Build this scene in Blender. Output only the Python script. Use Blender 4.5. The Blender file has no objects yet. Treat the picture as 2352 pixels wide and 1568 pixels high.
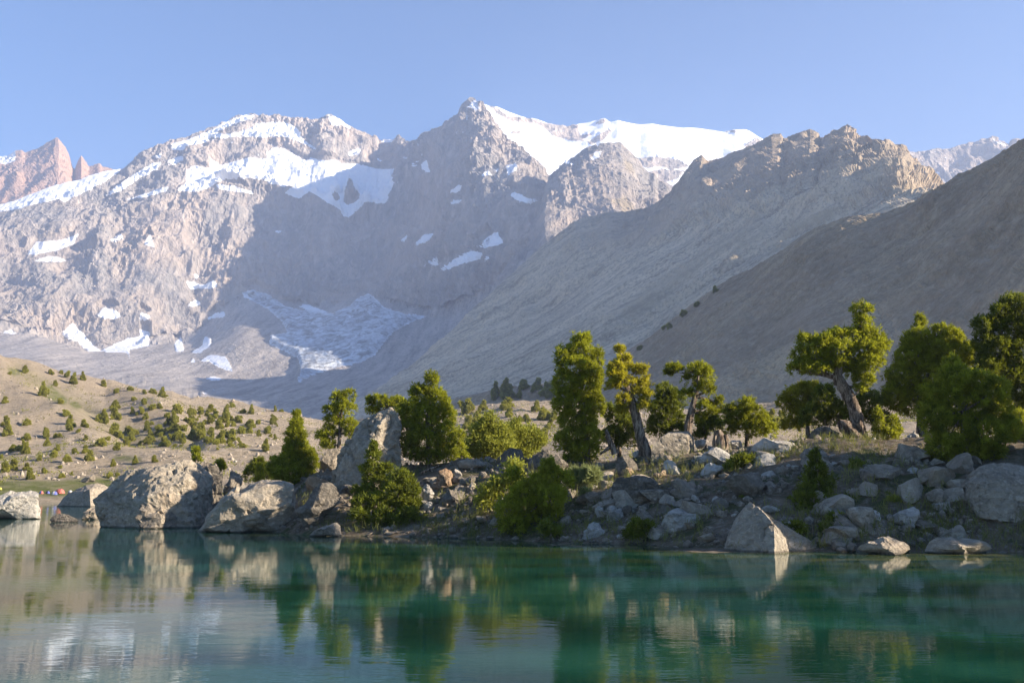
import bpy, math, random
import numpy as np
from mathutils import Vector
from mathutils.bvhtree import BVHTree

# ------------------------------------------------------------------ camera, sky, sun, exposure
scene = bpy.context.scene
F, CX, CY = 2308.0, 1176.0, 784.0          # focal length and centre on a 2352-wide picture
PITCH = math.radians(8.28)
CAM_H = 2.2
SUN_AZ, SUN_EL = math.radians(104.0), math.radians(20.5)

cam_data = bpy.data.cameras.new("camera")
cam_data.sensor_width = 36.0
cam_data.lens = 36.0 * F / 2352.0
cam_data.clip_start, cam_data.clip_end = 0.1, 60000.0
cam = bpy.data.objects.new("camera", cam_data)
cam.location = (0, 0, CAM_H)
cam.rotation_euler = (math.radians(90) + PITCH, 0, 0)
scene.collection.objects.link(cam)
scene.camera = cam

world = bpy.data.worlds.new("World")
scene.world = world
world.use_nodes = True
wn = world.node_tree.nodes
wn.clear()
sky = wn.new("ShaderNodeTexSky")
sky.sky_type = 'NISHITA'
sky.sun_disc = False
sky.sun_elevation = SUN_EL
sky.sun_rotation = SUN_AZ
sky.altitude = 2800
sky.air_density = 1.6
sky.dust_density = 0.1
sky.ozone_density = 8.0
bg = wn.new("ShaderNodeBackground")
bg.inputs["Strength"].default_value = 0.066
wo = wn.new("ShaderNodeOutputWorld")
world.node_tree.links.new(sky.outputs[0], bg.inputs[0])
world.node_tree.links.new(bg.outputs[0], wo.inputs[0])

SUN_DIR = Vector((math.sin(SUN_AZ) * math.cos(SUN_EL), math.cos(SUN_AZ) * math.cos(SUN_EL), math.sin(SUN_EL)))
sd = bpy.data.lights.new("sun", 'SUN')
sd.energy = 5.0
sd.angle = math.radians(0.53)
sd.color = (1.0, 0.87, 0.70)
sun = bpy.data.objects.new("sun", sd)
sun.rotation_euler = (-SUN_DIR).to_track_quat('-Z', 'Y').to_euler()
scene.collection.objects.link(sun)

scene.view_settings.view_transform = 'Standard'
scene.view_settings.look = 'None'
scene.view_settings.exposure = 1.55
scene.view_settings.gamma = 1.0
scene.view_settings.use_curve_mapping = False
scene.cycles.max_bounces = 6
scene.cycles.diffuse_bounces = 2
scene.cycles.glossy_bounces = 3
scene.cycles.transmission_bounces = 3
scene.cycles.volume_bounces = 1
scene.cycles.transparent_max_bounces = 6
scene.cycles.sample_clamp_indirect = 6.0

# ------------------------------------------------------------------ helpers
rng = np.random.default_rng(7)
cp, sp = math.cos(PITCH), math.sin(PITCH)


def pix(x, y, depth):
    """world point that stands at world-Y depth and shows at picture point (x, y)"""
    x = np.asarray(x, float); y = np.asarray(y, float)
    rx = x - CX
    ry = F * cp - (CY - y) * sp
    rz = F * sp + (CY - y) * cp
    t = depth / ry
    return np.stack(np.broadcast_arrays(rx * t, depth + 0 * rx, CAM_H + rz * t), -1)


def proj(P):
    d = P - np.array([0, 0, CAM_H])
    zc = d[..., 1] * cp + d[..., 2] * sp
    up = -d[..., 1] * sp + d[..., 2] * cp
    zc = np.maximum(zc, 1e-3)
    return CX + F * d[..., 0] / zc, CY - F * up / zc


def water_depth(y):
    """world-Y at which the lake surface shows at picture row y"""
    ry = F * cp - (CY - y) * sp
    rz = F * sp + (CY - y) * cp
    return -CAM_H / rz * ry


def _h(ix, iy, iz, seed):
    n = (ix * 374761393 + iy * 668265263 + iz * 1440670441 + seed * 974634721) & 0xFFFFFFFF
    n = ((n ^ (n >> 13)) * 1274126177) & 0xFFFFFFFF
    n = ((n ^ (n >> 16)) * 2246822519) & 0xFFFFFFFF
    return ((n >> 8) & 0xFFFF).astype(np.float32) / 65535.0


def vnoise(P, seed=0):
    P = np.asarray(P, np.float64)
    i = np.floor(P).astype(np.int64)
    f = (P - i).astype(np.float32)
    u = f * f * f * (f * (f * 6 - 15) + 10)
    x, y, z = i[..., 0], i[..., 1], i[..., 2]
    ux, uy, uz = u[..., 0], u[..., 1], u[..., 2]
    def L(a, b, t): return a + (b - a) * t
    c = [[[_h(x + a, y + b, z + d, seed) for d in (0, 1)] for b in (0, 1)] for a in (0, 1)]
    r0 = L(L(c[0][0][0], c[1][0][0], ux), L(c[0][1][0], c[1][1][0], ux), uy)
    r1 = L(L(c[0][0][1], c[1][0][1], ux), L(c[0][1][1], c[1][1][1], ux), uy)
    return L(r0, r1, uz) * 2 - 1


def fbm(P, octaves=4, seed=0, gain=0.5, lac=2.03):
    P = np.asarray(P, np.float64)
    a, s, out = 1.0, 0.0, 0
    for k in range(octaves):
        out = out + a * vnoise(P + 17.3 * k, seed + k)
        s += a; a *= gain; P = P * lac
    return out / s


def ridged(P, octaves=4, seed=0, gain=0.5, lac=2.03):
    P = np.asarray(P, np.float64)
    a, s, out = 1.0, 0.0, 0
    for k in range(octaves):
        out = out + a * (1 - 2 * np.abs(vnoise(P + 9.1 * k, seed + k)))
        s += a; a *= gain; P = P * lac
    return out / s


def sstep(a, b, x):
    t = np.clip((x - a) / (b - a), 0, 1)
    return t * t * (3 - 2 * t)


def mesh_of(name, V, Fc, mat=None, smooth=False, attrs=None):
    """fast mesh from vertex array (n,3) and a face array (m,k)"""
    me = bpy.data.meshes.new(name)
    V = np.ascontiguousarray(V, np.float32); Fc = np.ascontiguousarray(Fc, np.int32)
    m, k = Fc.shape
    me.vertices.add(len(V)); me.vertices.foreach_set("co", V.ravel())
    me.loops.add(m * k); me.loops.foreach_set("vertex_index", Fc.ravel())
    me.polygons.add(m)
    me.polygons.foreach_set("loop_start", np.arange(0, m * k, k, dtype=np.int32))
    me.polygons.foreach_set("loop_total", np.full(m, k, np.int32))
    me.polygons.foreach_set("use_smooth", np.full(m, bool(smooth)))
    for an, av in (attrs or {}).items():
        at = me.attributes.new(an, 'FLOAT', 'POINT')
        at.data.foreach_set("value", np.ascontiguousarray(av, np.float32).ravel())
    me.update(calc_edges=True)
    if mat: me.materials.append(mat)
    return me


def put(name, me, loc=(0, 0, 0), parent=None, label=None, category=None, group=None, kind=None):
    o = bpy.data.objects.new(name, me)
    o.location = loc
    scene.collection.objects.link(o)
    if parent is not None: o.parent = parent
    if label: o["label"] = label
    if category: o["category"] = category
    if group: o["group"] = group
    if kind: o["kind"] = kind
    return o


def grid_faces(nr, nc):
    a = np.arange(nr * nc).reshape(nr, nc)
    return np.stack([a[:-1, :-1], a[:-1, 1:], a[1:, 1:], a[1:, :-1]], -1).reshape(-1, 4)


# ------------------------------------------------------------------ materials
class Mat:
    def __init__(s, name):
        s.m = bpy.data.materials.new(name); s.m.use_nodes = True
        s.t = s.m.node_tree; s.t.nodes.clear()
        s.out = s.t.nodes.new("ShaderNodeOutputMaterial")
        s.geo = s.t.nodes.new("ShaderNodeNewGeometry")
    def n(s, typ, ins=None, **props):
        nd = s.t.nodes.new(typ)
        for k, v in props.items(): setattr(nd, k, v)
        for k, v in (ins or {}).items(): s.set(nd.inputs[k], v)
        return nd
    def set(s, sock, v):
        if isinstance(v, bpy.types.NodeSocket): s.t.links.new(v, sock)
        elif isinstance(v, bpy.types.Node): s.t.links.new(v.outputs[0], sock)
        else: sock.default_value = v
    def pos(s, scale=(1, 1, 1), rot=(0, 0, 0)):
        return s.n("ShaderNodeMapping", {"Vector": s.geo.outputs["Position"], "Scale": scale, "Rotation": rot})
    def noise(s, vec, scale=1.0, detail=4.0, rough=0.55, dist=0.0):
        return s.n("ShaderNodeTexNoise", {"Vector": vec, "Scale": scale, "Detail": detail, "Roughness": rough, "Distortion": dist}).outputs["Fac"]
    def ramp(s, fac, stops):
        r = s.n("ShaderNodeValToRGB", {"Fac": fac})
        el = r.color_ramp.elements
        while len(el) < len(stops): el.new(0.5)
        for e, (p, c) in zip(el, stops):
            e.position = p; e.color = (c if len(c) == 4 else (*c, 1)) if not isinstance(c, (int, float)) else (c, c, c, 1)
        return r.outputs["Color"]
    def mix(s, fac, a, b, blend='MIX'):
        m = s.n("ShaderNodeMix", data_type='RGBA', blend_type=blend)
        s.set(m.inputs[0], fac)
        for i, v in ((6, a), (7, b)):
            s.set(m.inputs[i], v if not isinstance(v, tuple) else (*v[:3], 1))
        return m.outputs[2]
    def math(s, op, a, b=0.0, c=None, clamp=False):
        m = s.n("ShaderNodeMath", operation=op, use_clamp=clamp)
        s.set(m.inputs[0], a); s.set(m.inputs[1], b)
        if c is not None: s.set(m.inputs[2], c)
        return m.outputs[0]
    def attr(s, name):
        return s.n("ShaderNodeAttribute", attribute_name=name).outputs["Fac"]
    def bump(s, h, dist, strength=1.0, normal=None):
        b = s.n("ShaderNodeBump", {"Height": h, "Distance": dist, "Strength": strength})
        if normal is not None: s.set(b.inputs["Normal"], normal)
        return b.outputs[0]
    def done(s, shader):
        s.set(s.out.inputs["Surface"], shader)
        return s.m


def mountain_mat(name, grey, warm, pale, scale=1.0, zsq=0.35, bump=14.0, scree=(0.33, 0.29, 0.25), rough_noise=0.26, streak=(1, .1, .1)):
    M = Mat(name)
    p = M.pos((scale, scale, scale * zsq))
    big = M.noise(p, 0.004, 4, 0.6, 0.4)
    mid = M.noise(p, 0.03, 4, 0.7, 0.3)
    fine = M.noise(M.pos((scale, scale, scale * 0.7)), 0.12, 3, 0.75)
    col = M.mix(M.ramp(big, [(0.40, 0), (0.60, 1)]), grey, warm)
    col = M.mix(M.ramp(mid, [(0.50, 0), (0.72, 1)]), col, pale)
    col = M.mix(M.math('MULTIPLY', M.ramp(mid, [(0.28, 1), (0.46, 0)]), 0.6), col, tuple(c * 0.5 for c in grey))
    col = M.mix(M.math('MULTIPLY', M.ramp(fine, [(0.42, 0), (0.6, 1)]), 0.22), col, pale)
    sc = M.attr("scree")
    scol = M.mix(M.ramp(M.noise(M.pos((scale, scale, scale)), 0.03, 5, 0.6), [(0.4, 0), (0.62, 1)]), scree, tuple(c * 1.25 for c in scree))
    sk = M.noise(M.pos(tuple(scale * q for q in streak)), 0.035, 4, 0.65)
    scol = M.mix(M.ramp(sk, [(0.51, 0), (0.63, 0.85)]), scol, tuple(c * 1.5 for c in scree))
    scol = M.mix(M.ramp(sk, [(0.36, 0.8), (0.48, 0)]), scol, tuple(c * 0.6 for c in scree))
    scol = M.mix(M.ramp(fine, [(0.52, 0), (0.64, 0.6)]), scol, tuple(c * 1.5 for c in scree))
    scol = M.mix(M.ramp(fine, [(0.36, 0.65), (0.48, 0)]), scol, tuple(c * 0.5 for c in scree))
    col = M.mix(sc, col, scol)
    tan = M.attr("tan")
    col = M.mix(tan, col, (0.36, 0.29, 0.19))
    nz = M.math('SUBTRACT', M.noise(M.pos((scale, scale, scale * 0.6)), 0.06, 4, 0.7), 0.5)
    sn = M.math('ADD', M.attr("snow"), M.math('MULTIPLY', nz, rough_noise * 6))
    snf = M.ramp(sn, [(0.44, 0), (0.56, 1)])
    icn = M.noise(M.pos((scale, scale * 0.4, scale * 1.5), (0.2, 0, 0.5)), 0.03, 6, 0.65, 1.2)
    icec = M.ramp(icn, [(0.38, (0.20, 0.20, 0.20)), (0.48, (0.40, 0.42, 0.44)), (0.62, (0.66, 0.70, 0.74))])
    snc = M.mix(M.attr("ice"), (0.86, 0.87, 0.9), icec)
    col = M.mix(snf, col, snc)
    hb = M.math('ADD', M.noise(p, 0.06, 4, 0.75), M.math('MULTIPLY', fine, 0.35))
    amt = M.math('SUBTRACT', 1.0, M.math('MAXIMUM', M.math('MULTIPLY', snf, 0.6), M.math('MULTIPLY', sc, 0.55)))
    nb = M.n("ShaderNodeBump", {"Height": hb, "Distance": bump, "Strength": amt})
    bs = M.n("ShaderNodeBsdfPrincipled", {"Base Color": col, "Roughness": 0.9, "Normal": nb.outputs[0], "Specular IOR Level": 0.15})
    return M.done(bs)
# ------------------------------------------------------------------ outlines read off the photograph -> surface masks
def Z1(pts): return [(x * .336, 188 + y * .336) for x, y in pts]
def Z2(pts): return [(752.7 + x * .336, 188 + y * .336) for x, y in pts]
def Z3(pts): return [(1505 + x * .36, 263.4 + y * .36) for x, y in pts]
def Z4(pts): return [(x * .336, 602 + y * .336) for x, y in pts]
def Z5(pts): return [(x * .2803, 827.9 + y * .2803) for x, y in pts]
def Z6(pts): return [(564.5 + x * .2803, 827.9 + y * .2803) for x, y in pts]
def Z7(pts): return [(1129 + x * .3402, 733.8 + y * .3402) for x, y in pts]
def Z8(pts): return [(1693.4 + x * .42, 658.6 + y * .42) for x, y in pts]
def ZD(pts): return list(pts)

MS = 2.0
MX0, MY0, MW, MH = -60, 200, 1240, 520


def raster(polys, holes=(), blur=1):
    g = np.zeros((MH, MW), np.float32)
    def fill(poly, val):
        p = np.array(poly, float)
        i0, i1 = int((p[:, 0].min() - MX0) / MS) - 1, int((p[:, 0].max() - MX0) / MS) + 2
        j0, j1 = int((p[:, 1].min() - MY0) / MS) - 1, int((p[:, 1].max() - MY0) / MS) + 2
        i0, j0, i1, j1 = max(i0, 0), max(j0, 0), min(i1, MW), min(j1, MH)
        if i1 <= i0 or j1 <= j0: return
        X, Y = np.meshgrid(MX0 + np.arange(i0, i1) * MS, MY0 + np.arange(j0, j1) * MS)
        ins = np.zeros(X.shape, bool)
        q = np.roll(p, -1, 0)
        for (xa, ya), (xb, yb) in zip(p, q):
            if ya == yb: continue
            c = ((ya > Y) != (yb > Y)) & (X < (xb - xa) * (Y - ya) / (yb - ya) + xa)
            ins ^= c
        g[j0:j1, i0:i1][ins] = val
    for p in polys: fill(p, 1.0)
    for p in holes: fill(p, 0.0)
    for _ in range(blur):
        h = np.pad(g, 1, mode='edge')
        g = (h[:-2, 1:-1] + h[2:, 1:-1] + h[1:-1, :-2] + h[1:-1, 2:] + 2 * g) / 6
    return g


def sample(g, x, y):
    fx = np.clip((x - MX0) / MS, 0, MW - 1.001); fy = np.clip((y - MY0) / MS, 0, MH - 1.001)
    i = fx.astype(int); j = fy.astype(int); u = fx - i; v = fy - j
    r = g[j, i] * (1 - u) * (1 - v) + g[j, i + 1] * u * (1 - v) + g[j + 1, i] * (1 - u) * v + g[j + 1, i + 1] * u * v
    ok = (x > MX0) & (x < MX0 + MW * MS - 4) & (y > MY0) & (y < MY0 + MH * MS - 4)
    return np.where(ok, r, 0)


GLACIER = [(555, 672), (580, 664), (620, 678), (655, 703), (700, 714), (760, 720), (800, 704), (820, 686), (846, 672), (866, 688), (884, 706), (930, 720), (985, 725),
           (940, 742), (905, 762), (880, 790), (862, 815), (830, 832), (760, 847), (720, 862), (680, 880), (692, 850), (684, 822), (645, 803), (618, 790), (622, 770), (660, 764), (648, 738), (610, 706), (560, 682)]
snow_polys = [GLACIER] + [Z1(p) for p in [
    [(1170, 430), (1280, 400), (1450, 330), (1560, 270), (1700, 222), (1745, 240), (1640, 272), (1540, 310), (1470, 350), (1540, 360), (1640, 345), (1740, 310), (1750, 290), (1960, 280), (2040, 330), (2060, 390), (2150, 450), (2170, 465), (2060, 415), (1950, 372), (1800, 378), (1640, 367), (1540, 384), (1450, 378), (1380, 420), (1280, 430), (1250, 470), (1180, 460)],
    [(1270, 690), (1280, 600), (1340, 570), (1440, 600), (1440, 530), (1500, 560), (1620, 545), (1700, 520), (1820, 530), (1830, 490), (1870, 450), (1950, 460), (2030, 510), (2060, 530), (2100, 540), (2220, 575), (2180, 600), (2220, 620), (2170, 665), (2060, 700), (1930, 712), (1840, 690), (1800, 664), (1640, 655), (1600, 655), (1480, 684), (1440, 722), (1350, 747), (1210, 747)],
    [(1470, 705), (1600, 710), (1745, 765), (1500, 735)],
    [(0, 890), (-80, 930), (-100, 860), (40, 800), (150, 740), (220, 675), (330, 670), (440, 655), (540, 618), (620, 600), (700, 590), (740, 582), (870, 565), (780, 640), (700, 690), (600, 740), (440, 822), (400, 800), (250, 830), (150, 862)],
    [(690, 790), (850, 680), (940, 620), (1040, 560), (1110, 545), (1060, 605), (950, 655), (830, 745)],
    [(825, 817), (980, 768), (1060, 740), (1150, 718), (1140, 747), (1060, 770), (960, 795)],
    [(1150, 540), (1240, 505), (1255, 530), (1180, 570)], [(1040, 520), (1110, 490), (1100, 520)],
    [(180, 1185), (250, 1095), (430, 1080), (545, 1035), (500, 1110), (380, 1155), (250, 1182)], [(200, 1232), (330, 1190), (400, 1200), (475, 1232)],
    [(745, 1088), (820, 1036), (850, 1060), (790, 1092)], [(980, 1112), (1030, 1040), (1058, 1135)],
    [(1265, 1362), (1320, 1366), (1390, 1390), (1460, 1356), (1495, 1395), (1440, 1413), (1300, 1418)], [(1318, 1305), (1362, 1330), (1340, 1347)],
    [(1265, 1530), (1340, 1488), (1392, 1520), (1320, 1537)], [(1860, 1015), (1950, 1015), (1900, 1035)]]]
snow_polys += [Z2(p) for p in [
    [(-110, 520), (-40, 540), (0, 540), (60, 540), (100, 560), (190, 560), (260, 572), (330, 600), (470, 595), (430, 640), (450, 690), (420, 760), (400, 830), (330, 830), (260, 810), (230, 850), (150, 920), (110, 920), (80, 870), (30, 840), (-40, 800), (-120, 745), (-200, 800), (-300, 760), (-200, 700), (-100, 640), (-30, 590), (-140, 560)],
    [(130, 515), (160, 470), (240, 450), (200, 490)], [(340, 540), (390, 550), (330, 520)], [(510, 520), (545, 505), (530, 530)],
    [(585, 1122), (650, 1048), (735, 1030), (680, 1092), (610, 1118)], [(480, 1092), (560, 1040), (520, 1090)],
    [(1010, 1133), (1080, 1072), (1150, 1022), (1208, 1095), (1180, 1112), (1080, 1133)],
    [(756, 1293), (830, 1238), (920, 1175), (980, 1157), (1070, 1163), (1040, 1212), (920, 1243), (800, 1290)],
    [(680, 1255), (740, 1178), (758, 1255)], [(640, 1265), (680, 1240), (660, 1270)], [(1060, 1240), (1080, 1190), (1110, 1200)],
    [(1238, 770), (1280, 753), (1360, 790), (1450, 815), (1380, 828), (1290, 808)], [(1455, 875), (1530, 815), (1575, 820), (1510, 897)],
    [(1218, 570), (1290, 556), (1300, 590), (1232, 642)], [(1000, 672), (1060, 626), (1190, 586), (1150, 614)], [(828, 757), (900, 702), (918, 720), (880, 757)],
    [(638, 562), (680, 532), (697, 622), (650, 602)], [(548, 592), (625, 527), (600, 582)], [(825, 838), (860, 812), (935, 805), (880, 835)],
    [(0, 228), (60, 240), (120, 285), (180, 330), (90, 290), (40, 300), (20, 270)], [(350, 410), (410, 392), (470, 395), (430, 415)], [(960, 165), (1010, 135), (1040, 190), (1000, 190)]]]
snow_polys += [Z4(p) for p in [
    [(412, 490), (500, 412), (560, 480), (640, 570), (690, 602), (760, 570), (880, 515), (955, 510), (958, 458), (1024, 480), (1022, 572), (940, 590), (880, 600), (900, 700), (870, 620), (700, 612), (600, 608), (520, 552)],
    [(1188, 550), (1240, 508), (1262, 612), (1200, 614)], [(1292, 625), (1380, 570), (1400, 503), (1442, 520), (1440, 572), (1370, 624)],
    [(1360, 682), (1430, 632), (1540, 640), (1570, 690), (1598, 752), (1500, 722), (1440, 684)], [(1300, 690), (1320, 650), (1340, 690)], [(1345, 903), (1480, 863), (1460, 893), (1370, 908)], [(1395, 790), (1480, 780), (1540, 800), (1440, 810)],
    [(660, 372), (710, 303), (800, 332), (832, 372), (780, 392)], [(950, 398), (960, 338), (1032, 370), (1000, 402)], [(1395, 395), (1470, 350), (1535, 335), (1540, 372)],
    [(0, 470), (60, 465), (160, 495), (90, 492), (0, 480)], [(2030, 300), (2090, 285), (2260, 345), (2130, 340)]]]
snow_holes = [Z2(p) for p in [[(108, 830), (112, 770), (122, 720), (140, 660), (158, 650), (172, 690), (190, 730), (215, 745), (218, 800), (190, 822), (150, 838)], [(20, 760), (60, 740), (90, 800), (50, 815)]]] + [Z1([(1480, 545), (1540, 530), (1570, 560), (1500, 570)])]
SNOW_A = raster(snow_polys, snow_holes, 3)
ICE_A = raster([GLACIER], (), 6)
SNOW_A[:, :] = np.maximum(SNOW_A, 0)


def vnorm(a): return a / np.maximum(np.linalg.norm(a, axis=-1, keepdims=True), 1e-9)


def curve(pts, xs):
    p = np.array(pts, float)
    return np.interp(xs, p[:, 0], p[:, 1]), np.interp(xs, p[:, 0], p[:, 2])


def smooth1(a, n):
    for _ in range(n):
        a = np.concatenate([a[:1], (a[:-2] + 2 * a[1:-1] + a[2:]) / 4, a[-1:]])
    return a


SHEETS = {}


def sheet(name, curves, xs, rows, mat, disp=None, back=((60, 40), (200, 150), (600, 500)), attrs=None, label=None, smooth_n=0):
    L = []
    for kc, c in enumerate(curves):
        y, d = curve(c, xs)
        if name == "mountain":                      # no creases between the traced corners
            d = smooth1(d, 220)
            if kc: y = smooth1(y, 90)
        if smooth_n: y, d = smooth1(y, smooth_n), smooth1(d, smooth_n)
        L.append(pix(xs, y, d))
    P, v = [], []
    rad = vnorm(L[0] * np.array([1, 1, 0]))
    for k, (dist, drop) in reversed(list(enumerate(back))):
        P.append(L[0] + rad * dist - np.array([0, 0, drop])); v.append(-0.02 * (k + 1))
    for k in range(len(L) - 1):
        n = rows[k]
        for j in range(n):
            t = j / n
            P.append(L[k] * (1 - t) + L[k + 1] * t); v.append(k + t)
    P.append(L[-1]); v.append(len(L) - 1.0)
    P = np.array(P); v = np.array(v)[:, None] + 0 * xs[None, :]
    N = vnorm(np.cross(np.gradient(P, axis=1), np.gradient(P, axis=0)))
    flip = np.sum(N * (np.array([0, 0, CAM_H + 50]) - P), -1) < 0
    N[flip] *= -1
    X = xs[None, :] + 0 * v
    if disp: P = disp(P, N, v, X)
    A = attrs(P, v, X) if attrs else {}
    nr, nc = P.shape[:2]
    fc = grid_faces(nr, nc)
    me = mesh_of(name, P.reshape(-1, 3), fc, mat, name != "mountain", A)
    o = put(name, me, kind="structure")
    if label: o["label"] = label
    SHEETS[name] = (P, v)
    return o


def cols(x0, x1, step, pad0=0, pad1=0):
    """columns: fine inside the picture, coarse in the margins"""
    a = np.arange(x0, x1 + 0.1, step)
    l = x0 - np.cumsum(np.linspace(step, 40, 40))[::-1] if pad0 else []
    r = x1 + np.cumsum(np.linspace(step, 40, 40)) if pad1 else []
    return np.concatenate([l, a, r])


M_ROCK = mountain_mat("mountain rock", (0.255, 0.237, 0.218), (0.40, 0.325, 0.262), (0.52, 0.452, 0.39))
M_RED = mountain_mat("red rock", (0.36, 0.24, 0.18), (0.42, 0.265, 0.18), (0.48, 0.35, 0.27))
M_MID = mountain_mat("mid ridge rock", (0.32, 0.26, 0.19), (0.44, 0.34, 0.24), (0.54, 0.43, 0.31), scale=1.6, bump=8.0, scree=(0.42, 0.34, 0.235), streak=(.14, 1, .05))
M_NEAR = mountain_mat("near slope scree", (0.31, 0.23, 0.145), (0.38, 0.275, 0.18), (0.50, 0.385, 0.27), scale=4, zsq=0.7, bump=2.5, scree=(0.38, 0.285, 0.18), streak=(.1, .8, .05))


def crag(amp, seed=0, wall_end=1.0, L=1.0, foot=0.15, ridge_jag=10.0, ridge_fade=0.12):
    """ribs and gullies that run down a rock wall; calmer on the scree below"""
    def f(P, N, v, X):
        w = np.where(v < wall_end, 1.0, foot + (1 - foot) * np.exp(-(v - wall_end) * 14))
        fade = sstep(0, ridge_fade, np.abs(v)) * np.where(v < 0, 0, 1)
        q = P / L
        mod = 0.3 + 1.1 * sstep(-0.35, 0.45, fbm(q / np.array([240, 240, 420]), 3, seed + 51))
        h = ridged(q / np.array([330, 330, 1100]), 2, seed) * 52
        h = h * fade
        h += ridged(q / np.array([105, 105, 430]) + 5, 3, seed + 5) * 22 * (0.35 + 0.65 * fade)
        h += ridged(q / np.array([42, 42, 75]) + 9, 3, seed + 11) * 8.5 * mod
        h += ridged(q / np.array([15, 15, 24]), 2, seed + 17) * 4.6 * mod
        zz = q[..., 2] / 62 + 1.6 * fbm(q / np.array([260, 260, 400]), 3, seed + 31)
        st = zz - np.floor(zz)
        h += (st ** 2.2 * 11 - 4.5) * (0.3 + 0.7 * fade)                       # rock bands with ledges
        h += ridged(q / np.array([26, 26, 210]) + 3, 2, seed + 37) * 11 * mod       # flutes and chimneys
        O = P + N * (h * w * amp * L)[..., None]
        jag = (ridged(q / np.array([55, 55, 5000]), 3, seed + 23)) * ridge_jag * L * np.exp(-np.maximum(v, 0) * 30)
        O[..., 2] += jag
        return O
    return f


# ---- main massif: left wall, cirque, dark face below the highest summit
A_ridge = [(-900, 560, 4150), (-300, 520, 4283), (0, 476, 4350), (60, 452, 4385), (130, 428, 4426), (200, 408, 4468), (285, 386, 4518), (330, 352, 4544), (345, 345, 4555), (395, 326, 4600), (440, 310, 4641), (480, 297, 4677),
           (545, 269, 4736), (575, 264, 4755), (590, 270, 4760), (640, 266, 4777), (660, 272, 4783), (720, 276, 4803), (740, 270, 4810), (758, 264, 4816), (800, 290, 4830), (830, 302, 4840), (855, 316, 4848), (862, 312, 4847), (870, 322, 4837), (905, 322, 4790), (918, 310, 4773), (935, 324, 4750), (962, 326, 4600),
           (975, 308, 4549), (1000, 296, 4450), (1018, 290, 4382), (1040, 272, 4300), (1055, 262, 4267), (1066, 242, 4243), (1078, 232, 4217), (1086, 226, 4200), (1094, 236, 4183), (1110, 252, 4150), (1128, 278, 4112), (1134, 300, 4100), (1160, 320, 4051), (1200, 350, 3975), (1240, 380, 3900), (1256, 415, 3850), (1290, 470, 3689), (1330, 540, 3500)]
A_foot = [(-900, 860, 3500), (0, 770, 3620), (100, 770, 3650), (200, 802, 3680), (340, 796, 3750), (450, 780, 3880), (560, 690, 4050), (700, 716, 4100), (850, 690, 4000), (980, 720, 3650), (1060, 715, 3400), (1130, 680, 3250), (1200, 620, 3100), (1330, 620, 2950)]
A_mid = [(-900, 960, 2500), (0, 870, 2600), (300, 870, 2650), (560, 880, 2800), (860, 850, 2800), (1000, 830, 2750), (1100, 790, 2700), (1330, 760, 2650)]
A_floor = [(-900, 1060, 1500), (0, 1000, 1500), (860, 1000, 1500), (1330, 960, 1500)]


def A_attr(P, v, X):
    px, py = proj(P)
    sn = sample(SNOW_A, px, py)
    high = np.clip((P[..., 2] - 1200) / 600, 0, 1) * 0.12
    led = 0.22 * np.clip(ridged(P / np.array([150, 150, 22]), 2, 77), 0, 1) * np.clip((P[..., 2] - 500) / 900, 0, 1)
    ic = sample(ICE_A, px, py)
    sc = sstep(0.98, 1.06, v + 0.05 * fbm(P / 120, 2, 3))
    return {"snow": np.where(v < 0, 0.9, sn * 0.92 + high + led * 1.1), "ice": ic, "scree": sc, "tan": 0 * v}


_cragA = crag(1.0, 3, 1.0, 1.0, 0.12, 12)


def dispA(P, N, v, X):
    px, py = proj(P)
    O = _cragA(P, N, v, X)
    sn = sample(SNOW_A, px, py)
    k = sstep(0.3, 0.9, sn)[..., None] * 0.55
    O = O * (1 - k) + (P + N * 8) * k            # snow lies smooth over the crags
    ic = sample(ICE_A, px, py)
    O += N * (ic * (14 + 9 * fbm(P / np.array([60, 35, 35]), 3, 41)))[..., None]
    return O


sheet("mountain", [A_ridge, A_foot, A_mid, A_floor], cols(-60, 1330, 2.6, 1), [190, 60, 14], M_ROCK, dispA, attrs=A_attr, label="rock wall with snowfields and the highest summit")

# ---- red pinnacles behind, far left
B_ridge = [(-500, 420, 5600), (-200, 380, 5600), (-40, 362, 5600), (0, 360, 5600), (18, 358, 5600), (36, 346, 5600), (48, 344, 5600), (58, 350, 5600), (72, 345, 5600), (90, 340, 5600), (112, 326, 5600), (128, 320, 5600), (131, 312, 5600), (136, 322, 5600), (148, 338, 5600), (158, 360, 5600), (166, 384, 5600),
           (172, 388, 5600), (180, 368, 5600), (187, 357, 5600), (195, 370, 5600), (204, 382, 5600), (214, 380, 5600), (228, 374, 5600), (236, 382, 5600), (262, 390, 5600), (330, 400, 5600), (420, 430, 5600)]
B_base = [(-500, 600, 4700), (420, 560, 4700)]
sheet("mountain", [B_ridge, B_base], cols(-60, 420, 2.6, 1), [70], M_RED, crag(0.62, 31, 9, 1.0, 1, 5, 0.25),
      attrs=lambda P, v, X: {"snow": np.where((X < 38) & (v < 0.16), 0.75, 0.05) * 1.0, "ice": 0 * v, "scree": 0 * v, "tan": 0 * v}, label="reddish rock pinnacles far behind the snow saddle")

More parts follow.
